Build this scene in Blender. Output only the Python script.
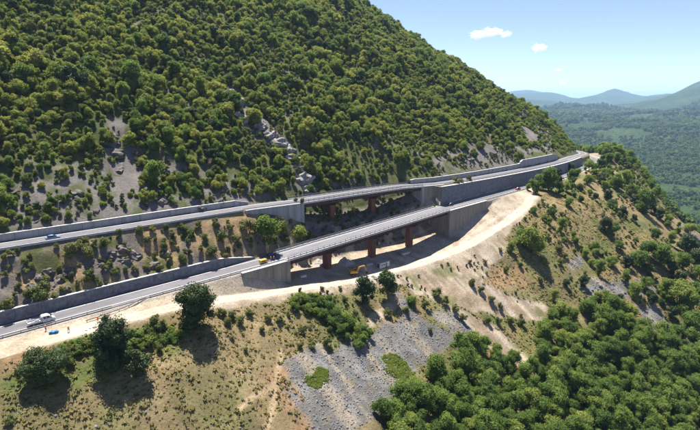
import bpy, bmesh, math, random
import numpy as np
from mathutils import Vector, Matrix

scene = bpy.context.scene
for o in list(bpy.data.objects):
    bpy.data.objects.remove(o, do_unlink=True)
COL = scene.collection

# ------------------------------------------------------------------ camera
cam_data = bpy.data.cameras.new('camera')
cam_data.sensor_width = 36.0
cam_data.lens = 36.0*473.0/700.0
cam_data.clip_start = 1.0
cam_data.clip_end = 60000.0
cam = bpy.data.objects.new('camera', cam_data)
COL.objects.link(cam)
cam.location = (0, 0, 60.0)
cam.rotation_euler = (math.radians(90-13.7), 0, 0)
scene.camera = cam

# ------------------------------------------------------------------ sky, sun, exposure
SUN_EL, SUN_AZ = math.radians(66), math.radians(-20)     # azimuth from +Y towards +X
world = bpy.data.worlds.new('World'); scene.world = world; world.use_nodes = True
wn = world.node_tree; wn.nodes.clear()
sky = wn.nodes.new('ShaderNodeTexSky'); sky.sky_type = 'NISHITA'; sky.sun_disc = False
sky.sun_elevation = SUN_EL; sky.sun_rotation = SUN_AZ
sky.altitude = 2000; sky.air_density = 0.65; sky.dust_density = 0.3; sky.ozone_density = 0.7
bg = wn.nodes.new('ShaderNodeBackground'); bg.inputs['Strength'].default_value = 0.085
wo = wn.nodes.new('ShaderNodeOutputWorld')
wb = wn.nodes.new('ShaderNodeMix'); wb.data_type = 'RGBA'; wb.blend_type = 'MULTIPLY'; wb.inputs[0].default_value = 1.; wb.inputs[7].default_value = (1.0, .90, 1.0, 1)   # white balance
wn.links.new(sky.outputs[0], wb.inputs[6]); wn.links.new(wb.outputs[2], bg.inputs[0]); wn.links.new(bg.outputs[0], wo.inputs[0])
sl = bpy.data.lights.new('sun', 'SUN'); sl.energy = 5.0; sl.angle = math.radians(.5); sl.color = (1.0, .945, .86)
sun = bpy.data.objects.new('sun', sl); COL.objects.link(sun)
sd = Vector((math.sin(SUN_AZ)*math.cos(SUN_EL), math.cos(SUN_AZ)*math.cos(SUN_EL), math.sin(SUN_EL)))
sun.rotation_euler = sd.to_track_quat('Z', 'Y').to_euler(); sun.location = (0, 300, 400)
scene.view_settings.view_transform = 'Standard'; scene.view_settings.look = 'None'
scene.view_settings.exposure = 1.38; scene.view_settings.gamma = 1.0; scene.view_settings.use_curve_mapping = False
scene.render.engine = 'CYCLES'
scene.cycles.use_denoising = True
scene.cycles.max_bounces = 7; scene.cycles.diffuse_bounces = 4; scene.cycles.glossy_bounces = 2
scene.cycles.transmission_bounces = 4; scene.cycles.transparent_max_bounces = 6; scene.cycles.volume_bounces = 4
scene.cycles.use_adaptive_sampling = False
scene.cycles.volume_step_rate = 1.0
# ------------------------------------------------------------------ geometry of the place
# world frame: metres, z = 0 at the left end of the lower bridge. Camera stands at (0,0,60).
FPX = 473.0; PITCH = math.radians(13.7); CPI, SPI = math.cos(PITCH), math.sin(PITCH); CAMH = 60.0

def proj(x, y, z):
    z = z - CAMH
    d = y*CPI - z*SPI
    return 350 + FPX*x/d, 215 - FPX*(y*SPI + z*CPI)/d, d

# spine = near edge of the lower road: straight, a left-hand arc, straight again
SO = np.array([-24.8, 173.1]); SA = math.radians(43.0)
S1, RAD, S2 = 195.0, 700.0, 560.0
D1 = np.array([math.cos(SA), math.sin(SA)]); N1 = np.array([-D1[1], D1[0]])
ARC0 = SO + D1*S1; CEN = ARC0 + N1*RAD
TURN = (S2-S1)/RAD
SA2 = SA + TURN; D2 = np.array([math.cos(SA2), math.sin(SA2)]); N2 = np.array([-D2[1], D2[0]])
ARC1 = CEN - N2*RAD

def xy(s, t):
    s = np.asarray(s, float); t = np.asarray(t, float); s, t = np.broadcast_arrays(s, t)
    a = SA + np.clip((s-S1)/RAD, 0, TURN)
    nx, ny = -np.sin(a), np.cos(a)
    px = np.where(s < S1, SO[0]+D1[0]*s, np.where(s < S2, CEN[0]-nx*RAD, ARC1[0]+D2[0]*(s-S2)))
    py = np.where(s < S1, SO[1]+D1[1]*s, np.where(s < S2, CEN[1]-ny*RAD, ARC1[1]+D2[1]*(s-S2)))
    return px+nx*t, py+ny*t

def heading(s):
    return SA + float(np.clip((s-S1)/RAD, 0, TURN))

def st(x, y):
    x = np.asarray(x, float); y = np.asarray(y, float)
    ax, ay = x-SO[0], y-SO[1]
    s = ax*D1[0]+ay*D1[1]; t = ax*N1[0]+ay*N1[1]
    cx, cy = x-CEN[0], y-CEN[1]
    ang = np.arctan2(cy, cx) + math.pi/2
    sa = S1 + (ang-SA)*RAD; ta = RAD - np.hypot(cx, cy)
    bx, by = x-ARC1[0], y-ARC1[1]
    sb = S2 + bx*D2[0]+by*D2[1]; tb = bx*N2[0]+by*N2[1]
    use_a = (s > S1) & (sa <= S2)
    use_b = (s > S1) & (sa > S2)
    return np.where(use_a, sa, np.where(use_b, sb, s)), np.where(use_a, ta, np.where(use_b, tb, t))

# lattice value noise
def _h(ix, iy, seed):
    n = (ix*374761393 + iy*668265263 + seed*974711) & 0x7fffffff
    n = ((n ^ (n >> 13))*1274126177) & 0x7fffffff
    return ((n ^ (n >> 16)) & 0xffff)/65535.0
def vnoise(x, y, seed=0):
    x = np.asarray(x, float); y = np.asarray(y, float)
    ix = np.floor(x).astype(np.int64); iy = np.floor(y).astype(np.int64)
    fx = x-ix; fy = y-iy; fx = fx*fx*(3-2*fx); fy = fy*fy*(3-2*fy)
    a = _h(ix, iy, seed); b = _h(ix+1, iy, seed); c = _h(ix, iy+1, seed); d = _h(ix+1, iy+1, seed)
    return (a+(b-a)*fx)*(1-fy) + (c+(d-c)*fx)*fy
def fbm(x, y, seed=0, o=4):
    v = 0; a = .5; w = 0
    for k in range(o):
        v = v + a*vnoise(x, y, seed+k*17); w += a; a *= .5; x = x*2.03+7.1; y = y*2.03+3.7
    return v/w - .5

def tab(*kv):
    k = np.array(kv, float)
    return lambda s: np.interp(s, k[:, 0], k[:, 1])
def ss(a, b, x):
    q = np.clip((x-a)/(b-a), 0, 1); return q*q*(3-2*q)

RW = 9.2                                                   # carriageway width
zr = tab((-400, -.6), (-60, 0), (0, 0), (104, 3), (190, 3.6), (330, 3.2), (380, 1.6), (480, -5), (600, -13), (900, -30))
tu = tab((-400, 30), (-110, 26), (-84, 25.5), (-30, 24.5), (0, 23.5), (25, 22.5), (50, 22), (90, 20), (105, 17), (122, 13.6), (150, 12.3), (175, 12.0), (1200, 12.0))
zu = tab((-400, 18), (-110, 17), (-55, 16.4), (0, 16), (25, 15.2), (90, 14.1), (122, 13.2), (165, 12.5), (220, 12), (340, 10.2), (390, 7.4), (480, .8), (600, -7), (900, -24))
zmt = tab((-400, 18), (-110, 17), (-55, 16.4), (0, 16), (25, 15.2), (90, 14.1), (122, 13.2), (165, 12.5), (220, 12), (340, 10.2), (420, 8.5), (560, 6), (900, 2))   # foot of the mountain slope
lwall = tab((-400, 3.6), (-60, 3.5), (-22, 3.3), (-7, .4), (0, .2), (200, .2))          # wall behind lower road
uwall = tab((-400, 2.6), (-2, 2.4), (8, .3), (100, .3), (106, 2.6), (222, 3.2), (226, 5.2), (290, 5.2), (320, 1.0), (900, .5))
LB0, LB1 = 0.0, 105.0                                       # lower bridge
UB0, UB1 = 25.0, 104.0                                      # upper bridge
toe_z = tab((-400, -.9), (-100, -.5), (-80, -.6), (-60, -.8), (-44, -.9), (-33, -.9), (-20, -1.4), (-9, -4.6), (0, -9.6), (25, -11.5), (52, -12.7), (79, -13.8), (104, -11.5), (122, -6.0), (138, -1.5), (150, 1.8), (165, 3.2), (190, 3.3), (330, 2.9), (368, 2.4), (396, 6), (480, 1), (600, -12), (900, -30))
trk_t = tab((-400, -9), (-78, -7.7), (-67, -6.8), (-45, -7.5), (-15, -7.8), (26, -8.2), (57, -9.6), (104, -15), (140, -15.5), (165, -13.5), (180, -9.5), (200, -8), (900, -8))
trk_z = tab((-400, -1.4), (-110, -1.0), (-78, -.7), (-67, -1.2), (-45, -2.3), (-15, -7.2), (26, -13), (57, -15), (80, -14.8), (104, -12.5), (140, -6.4), (165, -1.8), (180, 1.5), (200, 2.4), (330, 2.2), (368, 1.8), (402, 9), (480, 3.5), (600, -11), (900, -32))
c30 = tab((-400, -14), (-110, -13), (-50, -14.5), (0, -21), (50, -28), (100, -25), (150, -13), (200, -6.5), (300, -5.5), (368, -7.5), (405, -2.5), (480, -12), (600, -28), (900, -50))
c60 = tab((-400, -28), (-110, -27), (-50, -30), (0, -37), (50, -45), (100, -43), (150, -31), (200, -23), (300, -22), (380, -35), (480, -48), (900, -66))
c110 = tab((-400, -54), (-110, -52), (-50, -56), (0, -61), (50, -68), (100, -69), (150, -60), (200, -50), (300, -54), (380, -80), (480, -98), (900, -120))
c200 = tab((-400, -100), (0, -105), (100, -112), (200, -104), (300, -108), (380, -130), (480, -150), (900, -170))
mslope = tab((-400, .70), (100, .70), (200, .68), (300, .66), (420, .62), (900, .6))

NODE_N = [6, 10, 14, 22, 16, 4, 8, 2, 6, 2, 12, 2, 6, 2, 16, 26, 20, 14]
def nodes(s):
    """the cross-section: lists of (t, z) arrays at stations s, from far downhill to the crest"""
    s = np.asarray(s, float); one = np.ones_like(s)
    lb = ((s > LB0+.2) & (s < LB1-.2)).astype(float); ub = ((s > UB0+.2) & (s < UB1-.2)).astype(float)
    r = zr(s); u = zu(s); T = tu(s)
    und = toe_z(s)                                          # ground under the lower deck
    g10 = und + 2.2
    back = np.where(lb > 0, g10+.5, r + lwall(s)-.25)
    tall = ss(111.6, 112.4, s)                                  # tall wall joins both roads
    tw = np.minimum(RW+.9, T-1.2)
    ufoot = tab((-400, 16.6), (-60, 16.0), (-32, 15.3), (-25, 15.8), (-6, 15.3), (6, 13.6), (16, 10.6), (25, 6.4), (26, 4.0), (50, .5), (75, -.2), (103, 3.5), (112, 7.0), (118, 11))(s)
    midz = np.where(s < 0, .52*back+.48*ufoot, .55*back+.45*ufoot) + np.where(s < -30, -1.0, 0)
    wall_top = u - .35
    z10 = back*(1-tall)+wall_top*tall
    zmid = midz*(1-tall)+wall_top*tall
    z12 = ufoot*(1-tall)+wall_top*tall
    t12 = T-1.0
    t12 = np.maximum(t12, tw+.5)
    uf = np.where(ub > 0, ufoot+1.0, u-.12)
    ufar = np.where(ub > 0, np.minimum(u-2.5, ufoot+5.5), u-.12)
    uback = np.where(ub > 0, ufar+1.2, u + uwall(s) - .2)
    T9 = T + RW - .2
    m = mslope(s)
    zt = zmt(s)+1.2
    L = [(-420*one, c200(s)-120), (-200*one, c200(s)), (-110*one, c110(s)), (-60*one, c60(s)), (-32*one, c30(s)),
         (trk_t(s)-2.6, trk_z(s)-.25), (trk_t(s)+2.6, trk_z(s)+.1),
         (-1.7*one, und), (-.75*one, np.where(lb > 0, und+.1, r-.12)), (RW*one, np.where(lb > 0, g10, r-.12)),
         (tw, z10), ((tw+t12)/2, zmid), (t12, z12), (np.maximum(T-.6, t12+.3), uf), (T9, ufar), (T9+.8, uback),
         (T9+34, zt+34*m*1.02), (T9+110, zt+110*m), (T9+215, zt+215*m), (T9+330, zt+320*m)]
    return L

def fixnodes():
    pass
def node_arrays(s):
    L = nodes(s)
    return np.array([a for a, _ in L]), np.array([b for _, b in L])

def relief(s, t, x, y):
    """metres of natural unevenness, none on the carriageways"""
    T = tu(s)
    up = ss(0, 25, t-T-RW-1)
    dn = ss(0, 14, trk_t(s)-3-t)
    mid = ss(0, 2.5, t-RW-1.2)*ss(0, 2.5, T-1.5-t)*(s < 112)
    bench = ss(0, 2, -2-t)*(1-dn)
    a = up*(fbm(x/46, y/46, 3, 4)*15 + fbm(x/13, y/13, 9, 3)*3.4)
    # gullies and ribs running down the mountain
    a = a + up*(fbm(s/24+3.1, t/150, 21, 3)*11)*ss(10, 60, t-T)
    b = dn*(fbm(x/30, y/30, 5, 4)*5.0 + fbm(x/7, y/7, 6, 3)*1.5 + fbm(s/7, t/70, 8, 3)*2.6*ss(8, 30, trk_t(s)-t) + fbm(x/2.6, y/2.6, 7, 2)*.5)
    c = mid*(fbm(x/9, y/9, 12, 4)*4.6 + (.25-np.abs(fbm(x/4.5, y/4.5, 14, 3)))*3.4)
    d = bench*(fbm(x/5, y/5, 15, 3)*.5)
    return a+b+c+d

def gz(s, t):
    """terrain height at (s,t) arrays"""
    s = np.atleast_1d(np.asarray(s, float)); t = np.atleast_1d(np.asarray(t, float))
    nt, nz = node_arrays(s)
    z = nz[0].copy()
    for i in range(len(nt)-1):
        a, b = nt[i], nt[i+1]
        k = np.clip((t-a)/np.maximum(b-a, 1e-6), 0, 1)
        z = np.where(t >= a, nz[i]+(nz[i+1]-nz[i])*k, z)
    x, y = xy(s, t)
    return z + relief(s, t, x, y)

def hit(u, v, far=900., near=60.):
    """where the sight line through photo pixel (u,v) meets the hillside: gives x, y, z, s, t"""
    dx = (u-350)/FPX; dy = (215-v)/FPX
    d = np.array([dx, CPI+dy*SPI, -SPI+dy*CPI])
    k = np.linspace(near, far, 3500)
    x, y, z = d[0]*k, d[1]*k, CAMH+d[2]*k
    s, t = st(x, y)
    below = z < gz(s, t)
    ok = (t > -415) & (t < 330) & (s > -215)
    i = np.argmax(below & ok)
    if not (below & ok)[i]: return None
    return float(x[i]), float(y[i]), float(z[i]), float(s[i]), float(t[i])
# ------------------------------------------------------------------ helpers
def link(o):
    COL.objects.link(o); return o
def tag(o, label=None, cat=None, group=None, kind=None):
    if label: o['label'] = label
    if cat: o['category'] = cat
    if group: o['group'] = group
    if kind: o['kind'] = kind
    return o
def mesh(name, verts, faces, mat=None, smooth=False):
    me = bpy.data.meshes.new(name)
    me.from_pydata([tuple(map(float, v)) for v in verts], [], [tuple(map(int, f)) for f in faces]); me.update()
    if mat:
        me.materials.append(mat)
    if smooth:
        me.polygons.foreach_set('use_smooth', [True]*len(me.polygons))
    return me
def ob(name, me, parent=None, loc=None, rot=None, scale=None):
    o = bpy.data.objects.new(name, me); link(o)
    if parent: o.parent = parent
    if loc is not None: o.location = loc
    if rot is not None: o.rotation_euler = rot
    if scale is not None: o.scale = (scale,)*3 if np.isscalar(scale) else scale
    return o
def empty(name, loc=(0, 0, 0), rz=0., label=None, cat=None, group=None):
    o = bpy.data.objects.new(name, None); link(o); o.location = loc; o.rotation_euler = (0, 0, rz); o.empty_display_size = .3
    return tag(o, label, cat, group)

class MB:
    """collects simple solids into one mesh"""
    def __init__(self): self.v = []; self.f = []
    def add(self, v, f):
        n = len(self.v); self.v += [tuple(p) for p in v]; self.f += [tuple(i+n for i in q) for q in f]; return self
    def box(self, x0, x1, y0, y1, z0, z1):
        v = [(x0, y0, z0), (x1, y0, z0), (x1, y1, z0), (x0, y1, z0), (x0, y0, z1), (x1, y0, z1), (x1, y1, z1), (x0, y1, z1)]
        return self.add(v, [(0, 3, 2, 1), (4, 5, 6, 7), (0, 1, 5, 4), (1, 2, 6, 5), (2, 3, 7, 6), (3, 0, 4, 7)])
    def prism(self, prof, y0, y1):
        """profile in x-z extruded along y"""
        n = len(prof)
        v = [(x, y0, z) for x, z in prof]+[(x, y1, z) for x, z in prof]
        f = [tuple(range(n)), tuple(range(2*n-1, n-1, -1))]+[(i, i+n, (i+1) % n+n, (i+1) % n) for i in range(n)]
        return self.add(v, f)
    def cyl(self, a, b, r0, r1=None, n=8):
        a = Vector(a); b = Vector(b); r1 = r0 if r1 is None else r1
        ax = (b-a).normalized(); p = ax.orthogonal().normalized(); q = ax.cross(p)
        v = []
        for c, r in ((a, r0), (b, r1)):
            for i in range(n):
                th = 2*math.pi*i/n; v.append(c+p*math.cos(th)*r+q*math.sin(th)*r)
        f = [(i, (i+1) % n, (i+1) % n+n, i+n) for i in range(n)]+[tuple(range(n-1, -1, -1)), tuple(range(n, 2*n))]
        return self.add(v, f)
    def bar(self, pts, w, h):
        """box-section bar along points (local plane x-z, width along y)"""
        for a, b in zip(pts[:-1], pts[1:]):
            a = Vector(a); b = Vector(b); d = (b-a).normalized(); y = Vector((0, 1, 0)); nn = d.cross(y).normalized()
            v = [a-y*w/2-nn*h/2, a+y*w/2-nn*h/2, a+y*w/2+nn*h/2, a-y*w/2+nn*h/2]
            v += [p+(b-a) for p in v]
            self.add(v, [(0, 3, 2, 1), (4, 5, 6, 7), (0, 1, 5, 4), (1, 2, 6, 5), (2, 3, 7, 6), (3, 0, 4, 7)])
        return self
    def build(self, name, mat, parent=None, smooth=False, bevel=0):
        me = mesh(name, self.v, self.f, mat, smooth)
        if bevel:
            bm = bmesh.new(); bm.from_mesh(me)
            bmesh.ops.bevel(bm, geom=[e for e in bm.edges], offset=bevel, segments=2, affect='EDGES', profile=.6, clamp_overlap=True)
            bm.to_mesh(me); bm.free()
        return ob(name, me, parent)

# ------------------------------------------------------------------ materials
def newmat(name):
    m = bpy.data.materials.new(name); m.use_nodes = True; nt = m.node_tree
    return m, nt, nt.nodes['Principled BSDF']
def N(nt, t, **kw):
    n = nt.nodes.new(t)
    for k, v in kw.items():
        if k in n.inputs.keys(): n.inputs[k].default_value = v
        else: setattr(n, k, v)
    return n
def setspec(b, v):
    for k in ('Specular IOR Level', 'Specular'):
        if k in b.inputs: b.inputs[k].default_value = v; return
def ramp(nt, stops):
    r = nt.nodes.new('ShaderNodeValToRGB'); e = r.color_ramp.elements
    while len(e) > 1: e.remove(e[0])
    e[0].position = stops[0][0]; e[0].color = (*stops[0][1], 1)
    for p, c in stops[1:]:
        q = e.new(p); q.color = (*c, 1)
    return r
def mat(name, col, rough=.8, vary=.25, scale=1.5, bump=0., bscale=8., metal=0., spec=.3, streak=False, detail=6.):
    """painted / mineral surface: colour broken up by two noises in object space"""
    m, nt, b = newmat(name)
    tc = N(nt, 'ShaderNodeTexCoord'); geo = N(nt, 'ShaderNodeNewGeometry')
    src = geo.outputs['Position']
    if streak:
        mp = N(nt, 'ShaderNodeMapping'); mp.inputs['Scale'].default_value = (1, 1, .12); nt.links.new(src, mp.inputs[0]); src = mp.outputs[0]
    n1 = N(nt, 'ShaderNodeTexNoise', Scale=scale, Detail=detail, Roughness=.65); nt.links.new(src, n1.inputs['Vector'])
    c0 = tuple(max(0, c*(1-vary)) for c in col); c1 = tuple(min(1, c*(1+vary)) for c in col)
    r = ramp(nt, [(.3, c0), (.7, c1)]); nt.links.new(n1.outputs['Fac'], r.inputs[0])
    nt.links.new(r.outputs[0], b.inputs['Base Color'])
    b.inputs['Roughness'].default_value = rough; b.inputs['Metallic'].default_value = metal; setspec(b, spec)
    if bump:
        n2 = N(nt, 'ShaderNodeTexNoise', Scale=bscale, Detail=5., Roughness=.7); nt.links.new(geo.outputs['Position'], n2.inputs['Vector'])
        bp = N(nt, 'ShaderNodeBump', Strength=bump, Distance=.1); nt.links.new(n2.outputs['Fac'], bp.inputs['Height']); nt.links.new(bp.outputs[0], b.inputs['Normal'])
    return m
def leafmat(name, stops, trans=.28, nscale=.5):
    m, nt, b = newmat(name)
    oi = N(nt, 'ShaderNodeObjectInfo'); geo = N(nt, 'ShaderNodeNewGeometry')
    n1 = N(nt, 'ShaderNodeTexNoise', Scale=nscale, Detail=3.); nt.links.new(geo.outputs['Position'], n1.inputs['Vector'])
    n2 = N(nt, 'ShaderNodeTexNoise', Scale=.035, Detail=2.); nt.links.new(geo.outputs['Position'], n2.inputs['Vector'])
    mx = N(nt, 'ShaderNodeMath', operation='MULTIPLY_ADD'); nt.links.new(oi.outputs['Random'], mx.inputs[0]); mx.inputs[1].default_value = .75
    sc = N(nt, 'ShaderNodeMath', operation='MULTIPLY'); nt.links.new(n1.outputs['Fac'], sc.inputs[0]); sc.inputs[1].default_value = .35
    nt.links.new(sc.outputs[0], mx.inputs[2])
    md = N(nt, 'ShaderNodeMath', operation='MULTIPLY_ADD'); nt.links.new(n2.outputs['Fac'], md.inputs[0]); md.inputs[1].default_value = .8
    sb = N(nt, 'ShaderNodeMath', operation='SUBTRACT'); nt.links.new(mx.outputs[0], sb.inputs[0]); sb.inputs[1].default_value = .42
    nt.links.new(sb.outputs[0], md.inputs[2])
    r = ramp(nt, stops); nt.links.new(md.outputs[0], r.inputs[0])
    b.inputs['Roughness'].default_value = .65; setspec(b, .25)
    nt.links.new(r.outputs[0], b.inputs['Base Color'])
    tr = N(nt, 'ShaderNodeBsdfTranslucent'); tm = N(nt, 'ShaderNodeMix', data_type='RGBA', blend_type='MULTIPLY'); tm.inputs[0].default_value = 1.; tm.inputs[7].default_value = (1.6, 1.62, .9, 1)
    nt.links.new(r.outputs[0], tm.inputs[6]); nt.links.new(tm.outputs[2], tr.inputs[0])
    ms = N(nt, 'ShaderNodeMixShader'); ms.inputs[0].default_value = trans
    nt.links.new(b.outputs[0], ms.inputs[1]); nt.links.new(tr.outputs[0], ms.inputs[2])
    nt.links.new(ms.outputs[0], nt.nodes['Material Output'].inputs[0])
    return m

M = {}
def roadmat(name, c, v):
    m = mat(name, c, .85, v, .25, .12, 20); nt = m.node_tree; b = nt.nodes['Principled BSDF']
    old = b.inputs['Base Color'].links[0].from_socket
    geo = N(nt, 'ShaderNodeNewGeometry'); mp = N(nt, 'ShaderNodeMapping', vector_type='TEXTURE'); mp.inputs['Rotation'].default_value = (0, 0, math.radians(43)); mp.inputs['Scale'].default_value = (45, .9, 1)
    nz = N(nt, 'ShaderNodeTexNoise', Scale=1., Detail=4., Roughness=.6); nt.links.new(geo.outputs['Position'], mp.inputs[0]); nt.links.new(mp.outputs[0], nz.inputs['Vector'])
    r = ramp(nt, [(.35, (.70, .70, .71)), (.5, (1, 1, 1)), (.68, (1.22, 1.21, 1.2))]); nt.links.new(nz.outputs['Fac'], r.inputs[0])
    mx = N(nt, 'ShaderNodeMix', data_type='RGBA', blend_type='MULTIPLY'); mx.inputs[0].default_value = 1.
    nt.links.new(old, mx.inputs[6]); nt.links.new(r.outputs[0], mx.inputs[7]); nt.links.new(mx.outputs[2], b.inputs['Base Color']); return m
M['asphalt'] = roadmat('asphalt', (.115, .112, .12), .14)
M['asphalt_new'] = roadmat('asphalt_new', (.14, .137, .147), .10)
M['paint'] = mat('road_paint', (.50, .50, .485), .7, .12, 3)
M['conc'] = mat('concrete_pale', (.27, .265, .255), .85, .28, .55, .12, 5, streak=True)
M['conc_dark'] = mat('concrete_weathered', (.16, .155, .162), .9, .42, .9, .3, 3, detail=9.)
M['conc_tan'] = mat('concrete_tan', (.21, .185, .15), .88, .32, .6, .15, 5, streak=True)
M['coping'] = mat('coping', (.40, .39, .37), .8, .22, 1.2)
M['rust'] = mat('weathering_steel', (.125, .050, .032), .75, .4, 1.2, .1, 6, spec=.35, streak=True)
M['girder'] = mat('girder_steel', (.075, .032, .024), .7, .35, .9, spec=.35)
M['zinc'] = mat('galvanised_rail', (.26, .27, .29), .5, .2, 2, metal=.6, spec=.5)
M['zinc_dark'] = mat('weathered_rail', (.12, .12, .14), .55, .2, 2, metal=.4, spec=.5)
M['bark'] = mat('bark', (.085, .065, .048), .9, .3, 3)
M['cabin'] = mat('cabin_white', (.42, .42, .41), .5, .12, 1.5)
M['white'] = mat('white_paint', (.6, .6, .585), .4, .07, 2, spec=.5)
M['grey'] = mat('grey_paint', (.30, .31, .32), .5, .1, 2, spec=.5)
M['black'] = mat('dark_paint', (.018, .02, .026), .3, .2, 2, spec=.5)
M['navy'] = mat('navy_paint', (.02, .04, .085), .3, .2, 2, spec=.5)
M['silverblue'] = mat('blue_grey_paint', (.16, .24, .36), .35, .1, 2, spec=.5)
M['red'] = mat('red_paint', (.42, .03, .03), .35, .1, 2, spec=.5)
M['yellow'] = mat('plant_yellow', (.62, .33, .03), .5, .14, 2, spec=.45)
M['rubber'] = mat('rubber', (.022, .022, .022), .8, .2, 4)
M['glass'] = mat('dark_glass', (.02, .025, .03), .08, .1, 2, spec=.8)
M['hivis'] = mat('hivis_orange', (.80, .12, .015), .7, .08, 6)
M['trouser'] = mat('work_trousers', (.045, .055, .09), .8, .2, 6)
M['skin'] = mat('skin', (.42, .26, .18), .6, .1, 6)
M['hair'] = mat('hair', (.03, .022, .016), .7, .2, 8)
M['helmet'] = mat('helmet_white', (.75, .73, .68), .4, .05, 3, spec=.5)
M['tarp'] = mat('blue_tarp', (.03, .17, .38), .55, .2, 3)
M['stone'] = mat('stone_grey', (.155, .152, .152), .9, .3, 1.2, .3, 5)
M['rib'] = mat('rib_rock', (.225, .208, .195), .92, .4, .5, .6, 1.6)
M['crag'] = mat('crag_rock', (.115, .10, .088), .92, .5, .6, .6, 1.6)
M['stone_warm'] = mat('stone_warm', (.30, .27, .235), .9, .3, .9, .35, 3)
M['spoil'] = mat('rubble', (.34, .31, .28), .95, .35, 1.5, .3, 4)
M['lamp'] = mat('lamp_glass', (.6, .6, .55), .2, .05, 3, spec=.6)

leaf_hill = [(0., (.058, .096, .029)), (.3, (.118, .158, .036)), (.65, (.182, .206, .046)), (1., (.255, .256, .068))]
leaf_wood = [(0., (.052, .098, .025)), (.4, (.102, .160, .034)), (.75, (.150, .205, .045)), (1., (.215, .245, .062))]
leaf_dark = [(0., (.016, .032, .012)), (.5, (.032, .056, .017)), (1., (.056, .082, .024))]
leaf_shrub = [(0., (.050, .072, .018)), (.5, (.098, .118, .028)), (1., (.160, .158, .046))]
M['leaf_hill'] = leafmat('leaf_hill', leaf_hill, .5)
M['leaf_wood'] = leafmat('leaf_wood', leaf_wood, .5)
M['leaf_dark'] = leafmat('leaf_dark', leaf_dark, .2)
M['leaf_shrub'] = leafmat('leaf_shrub', leaf_shrub)
M['leaf_far'] = leafmat('leaf_far', [(0., (.040, .076, .022)), (.5, (.076, .122, .031)), (1., (.125, .165, .046))], .4, .1)
M['leaf_verge'] = leafmat('leaf_verge', [(0., (.060, .108, .022)), (.5, (.115, .170, .032)), (1., (.190, .225, .050))], .5)
M['leaf_bright'] = leafmat('leaf_bright', [(0., (.12, .17, .03)), (.5, (.18, .225, .04)), (1., (.24, .26, .06))], .5)
M['tuft'] = leafmat('dry_tuft', [(0., (.085, .105, .028)), (.4, (.155, .155, .045)), (.7, (.25, .215, .085)), (1., (.32, .27, .125))], .45, .3)
# ------------------------------------------------------------------ hillside (ground sheet of the near slopes)
SUBS = [8, 22, 34, 30, 24, 12, 12, 2, 3, 2, 10, 10, 2, 4, 2, 26, 40, 34, 22]
s_list = np.unique(np.concatenate([np.arange(-215, -130, 4), np.arange(-130, 250, 1.25), np.arange(250, 520, 3), np.arange(520, 901, 8),
                                   [LB0+.15, LB0+.25, LB1-.25, LB1-.15, UB0+.15, UB0+.25, UB1-.25, UB1-.15]]))
_nt, _nz = node_arrays(s_list)
tt, zz = [], []
for i, k in enumerate(SUBS):
    for j in range(k):
        a = j/k; tt.append(_nt[i]*(1-a)+_nt[i+1]*a); zz.append(_nz[i]*(1-a)+_nz[i+1]*a)
tt.append(_nt[-1]); zz.append(_nz[-1])
TT = np.array(tt); ZZ = np.array(zz); SS = np.broadcast_to(s_list, TT.shape)
XX, YY = xy(SS, TT)
ZZ = ZZ + relief(SS, TT, XX, YY)

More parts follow.
